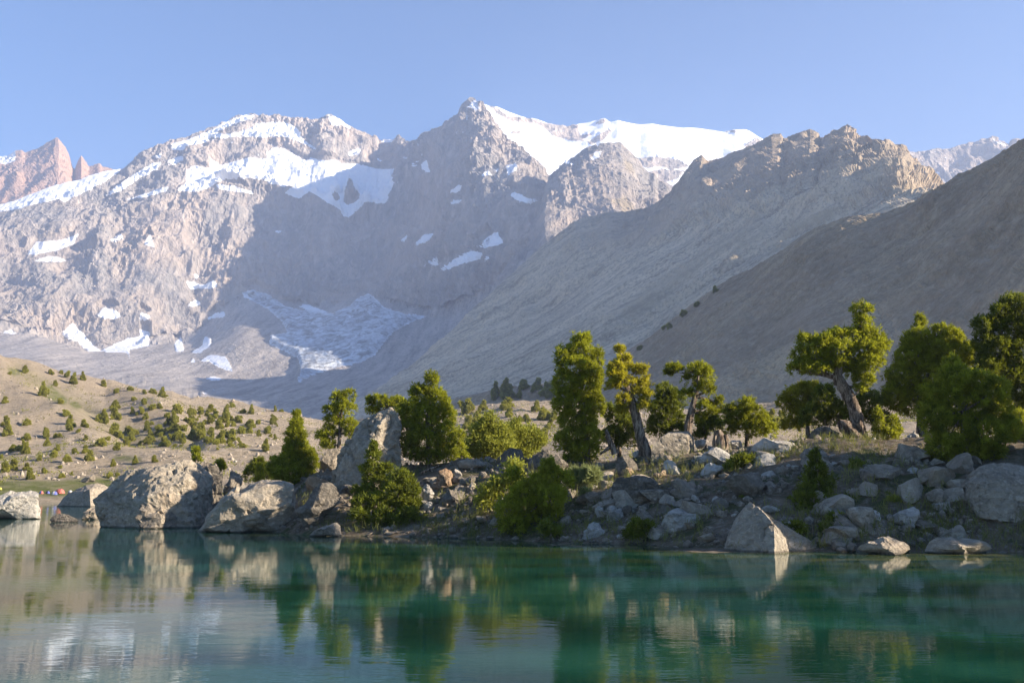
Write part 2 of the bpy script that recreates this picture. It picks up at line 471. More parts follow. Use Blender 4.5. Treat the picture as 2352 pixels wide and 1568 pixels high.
# ---- snow massif right of the summit
C_ridge = [(1040, 300, 4900), (1078, 240, 4900), (1094, 234, 4900), (1110, 238, 4900), (1140, 246, 4920), (1170, 258, 4950), (1210, 271, 5000), (1235, 274, 5000), (1260, 284, 5050), (1300, 289, 5100), (1340, 284, 5100), (1370, 276, 5100), (1388, 272, 5100), (1402, 280, 5100), (1420, 275, 5100), (1440, 281, 5100), (1470, 288, 5100), (1500, 285, 5100), (1540, 292, 5150), (1600, 296, 5200), (1660, 303, 5200), (1690, 297, 5200), (1712, 298, 5200), (1730, 308, 5200), (1750, 318, 5200), (1800, 345, 5200), (1900, 420, 5200)]
C_base = [(1040, 420, 4500), (1200, 520, 4300), (1300, 560, 4200), (1600, 560, 4200), (1900, 560, 4200)]
C_ROCK = raster([Z2(p) for p in [[(1150, 210), (1250, 268), (1440, 292), (1500, 332), (1540, 370), (1700, 412), (1790, 405), (1900, 330), (1960, 320), (1880, 400), (1800, 430), (1740, 395), (1830, 350), (1720, 365), (1712, 292), (1480, 284), (1390, 250), (1240, 238), (1170, 190), (1060, 135), (1130, 190)],
                                 [(1820, 290), (1870, 252), (1925, 262), (1880, 290)], [(1250, 340), (1310, 330), (1330, 355), (1270, 355)]]] + [Z3(p) for p in [[(-120, 280), (0, 270), (140, 285), (220, 330), (100, 350), (40, 330), (-60, 340)], [(-100, 380), (40, 350), (200, 360), (130, 410), (60, 430), (140, 470), (60, 560), (-100, 560)], [(560, 200), (640, 150), (690, 165), (620, 215)], [(430, 112), (500, 95), (540, 110), (470, 118)]]], (), 2)


def C_attr(P, v, X):
    px, py = proj(P)
    r = sample(C_ROCK, px, py)
    return {"snow": np.clip(0.95 - r * 0.95 - 0.30 * np.clip(ridged(P / np.array([140, 140, 30]), 3, 63), 0, 1) * sstep(0.1, 0.5, v), 0, 1), "ice": 0 * v, "scree": 0 * v, "tan": 0 * v}


def dispC(P, N, v, X):
    px, py = proj(P)
    r = sample(C_ROCK, px, py)
    h = fbm(P / 220, 3, 55) * 26 * sstep(0, 0.2, np.abs(v)) + fbm(P / 70, 2, 57) * 6 + r * ridged(P / np.array([60, 60, 40]), 3, 58) * 16
    cl = np.sin(P[..., 2] / 26 + 3 * fbm(P / 150, 2, 59)) * 4
    return P + N * (h + cl)[..., None]


sheet("mountain", [C_ridge, C_base], cols(1040, 1900, 2.8), [90], M_ROCK, dispC, attrs=C_attr, label="broad snow covered ridge right of the summit")

# ---- rocky buttress in front of the snow ridge
D_ridge = [(1150, 640, 3050), (1215, 560, 3200), (1236, 500, 3350), (1256, 432, 3500), (1262, 408, 3550), (1300, 372, 3600), (1320, 362, 3600), (1345, 342, 3600), (1370, 332, 3600), (1400, 328, 3600), (1425, 330, 3600), (1445, 345, 3580), (1470, 372, 3550), (1490, 396, 3500), (1502, 398, 3480), (1512, 415, 3460), (1530, 424, 3430), (1545, 448, 3400), (1575, 480, 3300), (1650, 560, 3200)]
D_base = [(1150, 720, 2700), (1260, 700, 2600), (1400, 700, 2600), (1650, 700, 2600)]
D_SNOW = raster([Z2([(1580, 545), (1640, 540), (1700, 572), (1640, 560)]), Z2([(1790, 540), (1830, 480), (1870, 475), (1850, 520)]), Z2([(1810, 425), (1860, 420), (1850, 440)])], (), 2)
D_TAN = raster([Z2([(1875, 780), (1960, 800), (2040, 780), (2090, 850), (2080, 900), (2000, 930), (2010, 860), (1950, 830)]), Z2([(2020, 520), (2080, 560), (2100, 640), (2040, 600)])], (), 4)
sheet("mountain", [D_ridge, D_base], cols(1150, 1650, 2.8), [120], M_ROCK, crag(0.55, 61, 9, 0.8, 1, 9, 0.18),
      attrs=lambda P, v, X: {"snow": sample(D_SNOW, *proj(P)) * .9 + 0.1, "ice": 0 * v, "scree": 0 * v, "tan": sample(D_TAN, *proj(P)) * .8}, label="steep grey rock buttress below the snow ridge")

# ---- long middle ridge with scree fans
E_ridge = [(640, 1010, 1750), (780, 955, 1909), (860, 905, 2000), (950, 840, 2117), (1050, 748, 2247), (1150, 652, 2377), (1245, 565, 2500), (1330, 505, 2522), (1400, 490, 2540), (1440, 493, 2550), (1490, 480, 2519), (1528, 455, 2495), (1556, 428, 2478), (1580, 395, 2462), (1598, 368, 2451), (1612, 360, 2436), (1622, 372, 2424), (1650, 368, 2391), (1690, 350, 2344), (1730, 335, 2297), (1765, 316, 2256), (1782, 311, 2236), (1794, 330, 2222), (1800, 336, 2215),
           (1822, 315, 2189), (1848, 305, 2158), (1862, 303, 2142), (1878, 318, 2123), (1886, 324, 2114), (1915, 307, 2079), (1940, 292, 2050), (1952, 297, 2032), (1972, 318, 2001), (1992, 326, 1970), (2018, 324, 1931), (2040, 334, 1897), (2062, 350, 1863), (2075, 372, 1843), (2100, 398, 1805), (2122, 425, 1771), (2136, 442, 1750), (2200, 500, 1688), (2500, 640, 1400)]
E_mid = [(640, 1030, 1450), (860, 960, 1600), (1000, 900, 1745), (1150, 790, 1900), (1300, 690, 1950), (1450, 600, 1890), (1550, 560, 1850), (1700, 520, 1700), (1800, 500, 1600), (1950, 480, 1450), (2050, 460, 1350), (2150, 500, 1250), (2500, 700, 1100)]
E_base = [(640, 1060, 1150), (860, 1000, 1200), (1150, 960, 1250), (1500, 930, 1150), (1800, 800, 1000), (2500, 800, 800)]
E_SUNLIT_TAN = raster([Z3(p) for p in [[(640, 720), (740, 700), (720, 760), (640, 820), (560, 860), (520, 930), (500, 1000), (430, 1060), (410, 1030), (470, 900), (540, 800)], [(870, 690), (960, 640), (1060, 590), (1210, 600), (1160, 640), (1020, 720), (900, 770), (820, 880), (800, 860)],
                               [(1210, 330), (1260, 300), (1330, 380), (1280, 400)], [(1430, 450), (1440, 390), (1600, 420), (1700, 500), (1560, 510)], [(790, 230), (770, 160), (810, 150)], [(1000, 200), (990, 130), (1035, 150)]]], (), 5)  # sunlit streaks and facets of the ridge, painted in as tan
E_PALE = raster([Z3(p) for p in [[(-250, 1270), (-100, 1130), (100, 1000), (300, 880), (480, 760), (600, 650), (690, 560), (720, 560), (640, 720), (420, 880), (200, 1060), (0, 1220), (-150, 1330)], [(700, 900), (860, 700), (930, 690), (800, 860)]]], (), 10)


def E_attr(P, v, X):
    px, py = proj(P)
    sc = np.clip(sstep(0.55, 1.0, v + 0.25 * fbm(P / 140, 3, 71)) + sstep(1480, 1250, X), 0, 1)
    return {"snow": 0 * v, "ice": 0 * v, "scree": np.clip(sc, 0, 1), "tan": np.clip(0.55 * sample(E_PALE, px, py) + sample(E_SUNLIT_TAN, px, py) * (0.35 + 0.9 * fbm(P / 40, 3, 5)) + 0.12 * fbm(P / 60, 3, 5), 0, 0.8) * np.where(v < 0, 0, 1)}


_cragE = crag(0.72, 71, 0.95, 0.6, 0.22, 9, 0.16)


def dispE(P, N, v, X):
    soft = 0.5 + 0.5 * sstep(1330, 1640, X)
    O = _cragE(P, N, v, X)
    O = P + (O - P) * soft[..., None]
    px, py = proj(P)
    cc = P[..., 1] * 0.9 + P[..., 0] * 0.1 + 40 * fbm(P / 400, 2, 7)
    gul = ridged(np.stack([cc / 150, P[..., 2] / 900, 0 * cc], -1), 2, 79) * 15 + ridged(np.stack([cc / 46, P[..., 2] / 420, 0 * cc], -1), 2, 80) * 6
    O += N * (gul * sstep(0.05, 0.3, v))[..., None]      # runnels down the scree
    O += N * (5 * sample(E_SUNLIT_TAN, px, py) - 3 * sample(E_PALE, px, py))[..., None]  # the painted sunlit patches are also raised to catch light
    return O


sheet("mountain", [E_ridge, E_mid, E_base], cols(640, 2360, 2.9, 0, 1), [105, 75], M_MID, dispE, attrs=E_attr, label="jagged brown ridge with long scree fans")

# ---- shaded near slope on the right
F_ridge = [(700, 1010, 900), (900, 962, 960), (1040, 925, 982), (1150, 893, 1000), (1270, 880, 1000), (1380, 850, 987), (1440, 806, 980), (1500, 768, 956), (1560, 722, 932), (1640, 662, 900), (1690, 632, 875), (1730, 616, 855), (1800, 572, 820), (1850, 535, 795), (1880, 520, 780), (1950, 497, 752), (2030, 488, 720), (2100, 464, 700), (2200, 404, 652), (2280, 362, 614), (2352, 318, 580), (2500, 240, 530), (2800, 130, 430), (3600, 180, 380)]
F_base = [(700, 1030, 600), (900, 1000, 600), (1270, 985, 600), (1760, 960, 480), (2352, 945, 330), (3600, 960, 300)]


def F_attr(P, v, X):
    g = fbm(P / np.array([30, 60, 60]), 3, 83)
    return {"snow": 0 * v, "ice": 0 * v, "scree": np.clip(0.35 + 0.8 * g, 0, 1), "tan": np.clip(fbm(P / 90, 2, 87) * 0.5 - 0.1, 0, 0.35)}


def dispF(P, N, v, X):
    # shallow gullies that run down the slope
    s = (P[..., 0] * 0.45 + P[..., 1]) / 80
    q = np.stack([s, P[..., 2] / 260, 0 * s], -1)
    h = ridged(q, 3, 91) * 6.5 * sstep(0, 0.1, np.abs(v)) + fbm(P / 30, 4, 93) * 2.6 + ridged(P / 8, 2, 95) * 1.2 * (1 + fbm(P / 50, 2, 96))
    return P + N * h[..., None]


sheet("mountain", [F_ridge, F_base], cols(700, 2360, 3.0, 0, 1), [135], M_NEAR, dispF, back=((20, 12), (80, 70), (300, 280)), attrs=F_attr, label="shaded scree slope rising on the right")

# ---- far pale mountain, right edge
G_ridge = [(1900, 470, 4900), (2000, 400, 4900), (2070, 358, 4900), (2085, 352, 4900), (2110, 352, 4900), (2150, 342, 4900), (2180, 340, 4900), (2225, 328, 4900), (2248, 324, 4900), (2278, 318, 4900), (2300, 326, 4900), (2318, 332, 4900), (2330, 322, 4900), (2345, 326, 4900), (2420, 300, 4900), (2600, 330, 4900), (3000, 420, 4900)]
G_base = [(1900, 600, 4200), (3000, 600, 4200)]
G_SNOW = raster([Z3(p) for p in [[(2130, 155), (2160, 152), (2270, 205), (2230, 195)], [(1750, 375), (1820, 368), (1810, 382)], [(1560, 265), (1600, 300), (1590, 310)], [(1885, 328), (1940, 332), (1920, 338)], [(1830, 262), (1870, 275), (1850, 282)], [(1740, 225), (1810, 235), (1780, 240)]]], (), 1)
sheet("mountain", [G_ridge, G_base], cols(1900, 2400, 4, 0, 1), [50], M_ROCK, crag(0.7, 97, 9, 1.3, 1, 8, 0.2),
      attrs=lambda P, v, X: {"snow": sample(G_SNOW, *proj(P)) * 0.9, "ice": 0 * v, "scree": 0 * v, "tan": 0 * v}, label="pale distant mountain at the right edge")

# ---- the sunlit hillside across the bay and the valley floor behind the peninsula
H_ridge = [(-1500, 700, 330), (-500, 745, 380), (-150, 800, 400), (0, 818, 410), (67, 826, 415), (134, 852, 420), (188, 871, 425), (242, 887, 430), (302, 893, 430), (396, 899, 420), (437, 914, 415), (504, 924, 410), (600, 940, 400), (655, 953, 395), (720, 968, 390), (800, 972, 380), (850, 962, 370), (950, 950, 365), (1060, 938, 360), (1130, 928, 360), (1200, 921, 360), (1280, 921, 360), (1400, 940, 350), (1600, 940, 340), (1760, 925, 330), (1850, 920, 320), (2100, 915, 320), (2400, 910, 310), (3400, 900, 280)]
H_mid = [(-1500, 1020, 230), (0, 1010, 265), (250, 1005, 268), (500, 1015, 262), (700, 1030, 260), (1060, 1010, 260), (1300, 1000, 250), (1760, 985, 235), (2400, 980, 220), (3400, 980, 200)]
H_low = [(-1500, 1100, 185), (0, 1098, 196), (300, 1097, 198), (600, 1092, 195), (1060, 1068, 180), (1300, 1060, 170), (2400, 1050, 150), (3400, 1060, 140)]
H_shore = [(-1500, 1148, 158), (0, 1146, 163), (230, 1147, 163), (400, 1143, 160), (520, 1132, 155), (700, 1105, 140), (1060, 1095, 120), (2400, 1080, 110), (3400, 1085, 100)]
H_bed = [(-1500, 1210, 140), (230, 1210, 145), (400, 1190, 140), (520, 1165, 130), (700, 1120, 120), (1060, 1110, 105), (2400, 1100, 95), (3400, 1110, 90)]
GULLY = np.array(Z4([(130, 740), (430, 930), (560, 990), (760, 1130), (960, 1200), (1300, 1210)]))
SPUR = np.array(Z4([(560, 800), (800, 890), (1000, 975), (1250, 1105)]))
FAN = np.array(Z4([(-60, 690), (120, 780), (260, 890), (400, 985), (700, 1090)]))


def seg_dist(px, py, line):
    best = np.full(px.shape, 1e9)
    for (ax, ay), (bx, by) in zip(line[:-1], line[1:]):
        ex, ey = bx - ax, by - ay
        t = np.clip(((px - ax) * ex + (py - ay) * ey) / (ex * ex + ey * ey), 0, 1)
        best = np.minimum(best, np.hypot(px - ax - t * ex, py - ay - t * ey))
    return best


def dispH(P, N, v, X):
    px, py = proj(P)
    w = np.where(v < 2.0, 1, np.clip(3 - v, 0.0, 1)) * np.where(v < 0, 0.2, 1)
    h = 3.2 * np.exp(-(seg_dist(px, py, SPUR) / 26) ** 2) - 4.0 * np.exp(-(seg_dist(px, py, GULLY) / 32) ** 2) + 2.5 * np.exp(-(seg_dist(px, py, FAN) / 30) ** 2)
    h = h * sstep(0.0, 0.12, np.abs(v)) + fbm(P / 45, 3, 101) * 4.0 * sstep(0, .1, np.abs(v)) + fbm(P / 12, 4, 103) * 1.3 + fbm(P / 2.5, 2, 105) * 0.25
    return P + N * (h * w)[..., None] + np.array([0, 0, 0.0])


GREEN_H = raster([Z4([(40, 720), (130, 735), (150, 760), (90, 770)]), Z4([(470, 965), (520, 955), (560, 990), (520, 1000)]), Z4([(770, 1330), (850, 1320), (970, 1335), (960, 1360), (800, 1355)]), Z4([(270, 850), (350, 850), (460, 940), (440, 975), (330, 930)]),
                  [(-50, 1104), (150, 1102), (260, 1092), (380, 1096), (380, 1125), (240, 1135), (160, 1142), (-50, 1142)]], (), 5)


def H_attr(P, v, X):
    px, py = proj(P)
    return {"green": np.clip(sample(GREEN_H, px, py) + 0.35 * np.exp(-(seg_dist(px, py, GULLY) / 20) ** 2), 0, 1),
            "pale": np.clip(np.exp(-(seg_dist(px, py, SPUR) / 16) ** 2) + 0.7 * sstep(250, 60, px) * sstep(1.4, 0.6, v), 0, 1)}


M = Mat("hillside earth")
p1 = M.pos()
c = M.mix(M.ramp(M.noise(p1, 0.05, 6, 0.65), [(0.36, 0), (0.64, 1)]), (0.40, 0.32, 0.228), (0.52, 0.42, 0.31))
c = M.mix(M.math('MULTIPLY', M.ramp(M.noise(p1, 1.1, 4, 0.7), [(0.5, 0), (0.62, 1)]), 0.55), c, (0.42, 0.36, 0.29))
c = M.mix(M.math('MULTIPLY', M.ramp(M.noise(p1, 0.7, 5, 0.8), [(0.38, 1), (0.5, 0)]), 0.6), c, (0.13, 0.115, 0.06))
c = M.mix(M.math('MULTIPLY', M.attr("pale"), 0.6), c, (0.42, 0.335, 0.245))
c = M.mix(M.math('MULTIPLY', M.attr("green"), M.ramp(M.noise(p1, 0.35, 4, 0.7), [(0.3, 0.35), (0.6, 1)])), c, (0.14, 0.16, 0.04))
nb = M.bump(M.noise(p1, 1.6, 5, 0.8), 1.3, 1.0)
M_HILL = M.done(M.n("ShaderNodeBsdfPrincipled", {"Base Color": c, "Roughness": 0.95, "Normal": nb, "Specular IOR Level": 0.1}))
sheet("hillside", [H_ridge, H_mid, H_low, H_shore, H_bed], cols(-60, 2400, 4.0, 1, 1), [80, 45, 22, 10], M_HILL, dispH, back=((15, 6), (60, 45), (150, 120)), attrs=H_attr, label="sunlit stony hillside dotted with junipers")

# ---- the rocky peninsula in front
W_line = [(380, 1196), (440, 1200), (520, 1208), (620, 1222), (700, 1228), (1000, 1234), (1300, 1246), (1450, 1250), (1650, 1262), (1800, 1266), (2000, 1268), (2200, 1266), (2352, 1270), (2700, 1285), (3400, 1310), (5200, 1345)]
W_line = [(x, y, float(water_depth(y))) for x, y in W_line]
K_crest = [(380, 1215, 72), (440, 1195, 72), (520, 1140, 68), (600, 1115, 62), (700, 1084, 58), (800, 1076, 57), (950, 1072, 56), (1080, 1062, 54), (1200, 1058, 53), (1300, 1054, 52), (1500, 1046, 50), (1600, 1034, 49), (1700, 1022, 48), (1850, 1008, 46.5), (2000, 1000, 45), (2150, 1000, 44), (2352, 1000, 43), (2700, 950, 38), (3400, 800, 33), (4400, 700, 29), (5200, 560, 27)]
K_mid = [(380, 1212, 68), (440, 1198, 68), (520, 1175, 62), (600, 1168, 56), (700, 1150, 53), (950, 1140, 50.5), (1200, 1135, 47.5), (1500, 1120, 44.5), (1700, 1110, 42.5), (2000, 1090, 40), (2352, 1090, 38.5), (2700, 1080, 34), (3400, 1030, 28), (4400, 800, 25), (5200, 560, 22)]
K_plat = [(380, 1195, 95), (440, 1180, 92), (520, 1150, 86), (600, 1122, 80), (700, 1090, 75), (950, 1085, 72), (1300, 1068, 70), (1500, 1062, 68), (1850, 1034, 65), (2352, 1030, 62), (2700, 985, 55), (3400, 930, 44), (5200, 740, 35)]
K_back = [(380, 1190, 112), (520, 1165, 114), (600, 1140, 116), (700, 1122, 118), (1300, 1100, 115), (2352, 1090, 108), (5200, 1000, 60)]
K_bed = [(x, y + 40, d * 0.86) for x, y, d in W_line]
K_bed = [(x, y, max(8, d)) for (x, y, d) in K_bed]


def dispK(P, N, v, X):
    O = P.copy()
    nearw = np.where(v < 3, 1, 0.5)
    h = fbm(P / 5.0, 3, 121) * 0.42 + fbm(P / 1.3, 3, 123) * 0.2
    w = 1 - 0.85 * np.exp(-((v - 3.0) / 0.12) ** 2)
    O[..., 2] += h * w * nearw
    return O


M = Mat("bank earth")
p1 = M.pos()
c = M.mix(M.ramp(M.noise(p1, 0.9, 6, 0.7), [(0.36, 0), (0.62, 1)]), (0.085, 0.066, 0.042), (0.20, 0.155, 0.105))
c = M.mix(M.math('MULTIPLY', M.ramp(M.noise(p1, 5.0, 5, 0.75), [(0.5, 0), (0.64, 1)]), 0.55), c, (0.32, 0.29, 0.25))
c = M.mix(M.ramp(M.noise(p1, 0.55, 5, 0.7, 0.4), [(0.50, 0), (0.60, 0.85)]), c, (0.05, 0.06, 0.02))
nb = M.bump(M.noise(p1, 6, 6, 0.75), 0.12, 1.0)
M_BANK = M.done(M.n("ShaderNodeBsdfPrincipled", {"Base Color": c, "Roughness": 0.95, "Normal": nb, "Specular IOR Level": 0.1}))
sheet("ground", [K_back, K_plat, K_crest, K_mid, W_line, K_bed], np.concatenate([np.arange(380, 2420, 4.0), np.linspace(2424, 5200, 90)]), [16, 30, 46, 46, 8], M_BANK, dispK, back=(), label="rocky bank of the juniper peninsula", smooth_n=6)

# ---- valley bed under and behind everything
me = mesh_of("ground", np.array([(-5000, -400, -6), (5000, -400, -6), (5000, 6800, -6), (-5000, 6800, -6)]), np.array([[0, 1, 2, 3]]), M_HILL)
put("ground", me, kind="structure", label="valley floor below the mountains")

_kv = SHEETS["ground"][0].reshape(-1, 3)
BVH_K = BVHTree.FromPolygons([Vector(p) for p in _kv], [tuple(f) for f in grid_faces(*SHEETS["ground"][0].shape[:2])])
_hv = SHEETS["hillside"][0].reshape(-1, 3)
BVH_H = BVHTree.FromPolygons([Vector(p) for p in _hv], [tuple(f) for f in grid_faces(*SHEETS["hillside"][0].shape[:2])])
_fv = [k for k in scene.objects if k.get("label", "").startswith("shaded scree")][0].data
_fc = np.empty(len(_fv.vertices) * 3, np.float32); _fv.vertices.foreach_get("co", _fc)
_fi = np.empty(len(_fv.polygons) * 4, np.int32); _fv.loops.foreach_get("vertex_index", _fi)
BVH_F = BVHTree.FromPolygons([Vector(p) for p in _fc.reshape(-1, 3)], [tuple(f) for f in _fi.reshape(-1, 4)])


def gz(x, y, bvh=None):
    h = (bvh or BVH_K).ray_cast(Vector((x, y, 400)), Vector((0, 0, -1)))
    return h[0].z if h[0] else 0.0


def hit(px, py, bvh=None):
    """point of the ground that shows at picture point (px, py), or None"""
    a = pix(px, py, 1.0) - np.array([0, 0, CAM_H])
    h = (bvh or BVH_K).ray_cast(Vector((0, 0, CAM_H)), Vector(a).normalized())
    return np.array(h[0]) if h[0] else None


# ---- the lake
wx = np.concatenate([np.linspace(-900, -120, 12), np.linspace(-110, 60, 80), np.linspace(70, 400, 8)])
wy = np.concatenate([np.linspace(-200, 0, 8), np.linspace(2, 70, 80), np.linspace(74, 230, 40)])
WX, WY = np.meshgrid(wx, wy)
pxw, pyw = proj(np.stack([WX, np.maximum(WY, 1), 0 * WX], -1))
shore_y = np.interp(pxw, [a[0] for a in W_line], [a[2] for a in W_line], left=200, right=20)
dd = np.clip(shore_y - WY, 0, 60)
shal = np.exp(-dd / 5.0) * sstep(430, 620, pxw)
M = Mat("lake water")
pw = M.pos((1, 1, 1))
w1 = M.noise(M.pos((0.9, 2.2, 1)), 1.0, 3, 0.55, 0.5)
w2 = M.noise(M.pos((0.25, 0.7, 1), (0, 0, 0.2)), 1.0, 2, 0.5, 0.3)
w3 = M.noise(M.pos((3.5, 8.0, 1)), 1.0, 2, 0.5)
patch = M.ramp(M.noise(M.pos((0.05, 0.11, 1)), 1.0, 3, 0.5), [(0.4, 0.25), (0.62, 1)])
hgt = M.math('ADD', M.math('ADD', M.math('MULTIPLY', w1, 0.0038), M.math('MULTIPLY', w2, 0.006)), M.math('MULTIPLY', w3, 0.0017))
hgt = M.math('MULTIPLY', hgt, patch)
nb = M.bump(hgt, 1.0, 1.0)
bed = M.noise(M.pos((0.16, 0.34, 1)), 1.0, 4, 0.55, 0.6)
body = M.ramp(bed, [(0.34, (0.003, 0.022, 0.016)), (0.5, (0.005, 0.045, 0.030)), (0.68, (0.016, 0.085, 0.057))])
weed = M.ramp(M.noise(M.pos((0.35, 1.3, 1)), 1.0, 4, 0.6, 0.5), [(0.47, 0), (0.58, 1)])
body = M.mix(M.math('MULTIPLY', M.attr("shallow"), weed), body, (0.20, 0.19, 0.045))
fr = M.n("ShaderNodeFresnel", {"IOR": 1.33, "Normal": nb})
dif = M.n("ShaderNodeBsdfDiffuse", {"Color": body})
glo = M.n("ShaderNodeBsdfGlossy", {"Color": (0.95, 0.97, 0.97, 1), "Roughness": 0.03, "Normal": nb})
M_WATER = M.done(M.n("ShaderNodeMixShader", {0: fr.outputs[0], 1: dif.outputs[0], 2: glo.outputs[0]}))
me = mesh_of("water", np.stack([WX, WY, 0 * WX], -1).reshape(-1, 3), grid_faces(*WX.shape), M_WATER, True, {"shallow": shal})
put("water", me, kind="structure", label="clear green mountain lake")

# ---- the air: one even box of thin haze round the camera and all the land
hv = np.array([(x, y, z) for x in (-5200, 5200) for y in (-300, 6900) for z in (-8, 2090)], float)
hf = np.array([[0, 1, 3, 2], [4, 6, 7, 5], [0, 4, 5, 1], [2, 3, 7, 6], [0, 2, 6, 4], [1, 5, 7, 3]])
hm = bpy.data.materials.new("haze air"); hm.use_nodes = True
hm.node_tree.nodes.clear()
ho = hm.node_tree.nodes.new("ShaderNodeOutputMaterial")
pv = hm.node_tree.nodes.new("ShaderNodeVolumePrincipled")
pv.inputs["Color"].default_value = (0.58, 0.70, 1.0, 1)
pv.inputs["Density"].default_value = 0.000095
pv.inputs["Anisotropy"].default_value = 0.15
hm.node_tree.links.new(pv.outputs[0], ho.inputs["Volume"])
put("haze", mesh_of("haze", hv, hf, hm), kind="stuff", label="thin pale haze filling the valley air")
# ------------------------------------------------------------------ boulder, leaf, bark materials
def rock_mat(name, dark, mid, pale, warm, warm_amt=0.3, sc=1.0):
    M = Mat(name)
    p = M.pos((sc, sc, sc * 1.25))
    oi = M.n("ShaderNodeObjectInfo").outputs["Random"]
    big = M.noise(p, 0.9, 4, 0.65, 0.5)
    spk = M.noise(p, 4.0, 5, 0.72, 0.8)
    col = M.mix(M.ramp(big, [(0.38, 0), (0.60, 1)]), dark, mid)
    col = M.mix(M.ramp(spk, [(0.50, 0), (0.66, 0.7)]), col, pale)
    col = M.mix(M.ramp(spk, [(0.33, 0.8), (0.44, 0)]), col, tuple(c * 0.45 for c in dark))
    col = M.mix(M.math('MULTIPLY', M.ramp(M.noise(p, 0.6, 3, 0.6), [(0.5, 0), (0.7, 1)]), warm_amt), col, warm)
    col = M.mix(M.math('MULTIPLY', oi, 0.28), col, pale)
    z = M.n("ShaderNodeSeparateXYZ", {0: M.geo.outputs["Position"]}).outputs[2]
    wet = M.ramp(M.math('ADD', z, M.math('MULTIPLY', big, 0.12)), [(0.10, 0.75), (0.17, 0)])
    col = M.mix(wet, col, tuple(c * 0.35 for c in dark))
    h = M.math('ADD', M.noise(p, 3.0, 5, 0.75, 0.4), M.math('MULTIPLY', spk, 0.4))
    nb = M.bump(h, 0.22, 1.0)
    return M.done(M.n("ShaderNodeBsdfPrincipled", {"Base Color": col, "Roughness": 0.92, "Normal": nb, "Specular IOR Level": 0.2}))


R_GREY = rock_mat("grey lichened limestone", (0.13, 0.112, 0.088), (0.235, 0.20, 0.155), (0.46, 0.39, 0.305), (0.36, 0.255, 0.16))
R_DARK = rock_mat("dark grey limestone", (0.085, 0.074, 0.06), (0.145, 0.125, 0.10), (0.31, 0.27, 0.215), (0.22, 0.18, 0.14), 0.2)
R_PALE = rock_mat("pale limestone", (0.27, 0.25, 0.215), (0.40, 0.37, 0.32), (0.62, 0.57, 0.50), (0.50, 0.40, 0.29), 0.3)
R_TAN = rock_mat("rusty tan rock", (0.20, 0.14, 0.09), (0.33, 0.22, 0.13), (0.46, 0.36, 0.26), (0.40, 0.20, 0.09), 0.7)


R_MID = rock_mat("mid grey limestone", (0.20, 0.17, 0.13), (0.32, 0.275, 0.21), (0.52, 0.45, 0.355), (0.42, 0.30, 0.19))
R_SCREE = rock_mat("tan scree stone", (0.25, 0.21, 0.16), (0.38, 0.32, 0.25), (0.50, 0.44, 0.36), (0.42, 0.33, 0.23), 0.5)


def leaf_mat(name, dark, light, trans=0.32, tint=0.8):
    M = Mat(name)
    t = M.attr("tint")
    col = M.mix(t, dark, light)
    d = M.n("ShaderNodeBsdfPrincipled", {"Base Color": col, "Roughness": 0.7, "Specular IOR Level": 0.2})
    tc = M.mix(0.5, col, (light[0] * 1.25, light[1] * 1.2, light[2] * 0.7))
    tr = M.n("ShaderNodeBsdfTranslucent", {"Color": tc})
    return M.done(M.n("ShaderNodeMixShader", {0: trans, 1: d.outputs[0], 2: tr.outputs[0]}))


L_JUN = leaf_mat("juniper scale leaves", (0.075, 0.09, 0.011), (0.345, 0.36, 0.028), 0.48)
L_JUNY = leaf_mat("yellowing juniper leaves", (0.11, 0.11, 0.014), (0.45, 0.41, 0.034), 0.5)
L_JUND = leaf_mat("deep green juniper leaves", (0.035, 0.05, 0.010), (0.20, 0.225, 0.022), 0.42)
L_WIL = leaf_mat("willow leaves", (0.11, 0.13, 0.022), (0.36, 0.37, 0.06), 0.45)
L_SAGE = leaf_mat("grey green herb leaves", (0.13, 0.15, 0.06), (0.28, 0.31, 0.12), 0.35)
L_HILL = leaf_mat("hillside juniper leaves", (0.12, 0.125, 0.026), (0.37, 0.36, 0.065), 0.45)
L_GRASS = leaf_mat("grass blades", (0.08, 0.10, 0.025), (0.28, 0.27, 0.08), 0.35)

M = Mat("weathered juniper bark")
pb = M.pos((1, 1, 0.18))
cb = M.ramp(M.noise(pb, 9, 5, 0.7, 0.6), [(0.38, (0.05, 0.035, 0.026)), (0.5, (0.20, 0.15, 0.11)), (0.60, (0.42, 0.34, 0.26))])
nbk = M.bump(M.noise(pb, 11, 4, 0.75, 0.8), 0.2, 1.0)
BARK = M.done(M.n("ShaderNodeBsdfPrincipled", {"Base Color": cb, "Roughness": 0.9, "Normal": nbk, "Specular IOR Level": 0.15}))

# ------------------------------------------------------------------ boulders
_ico = {}


def ico(sub):
    if sub not in _ico:
        import bmesh
        bm = bmesh.new(); bmesh.ops.create_icosphere(bm, subdivisions=sub, radius=1)
        bm.verts.ensure_lookup_table()
        _ico[sub] = (np.array([v.co for v in bm.verts]), np.array([[v.index for v in f.verts] for f in bm.faces]))
        bm.free()
    return _ico[sub]


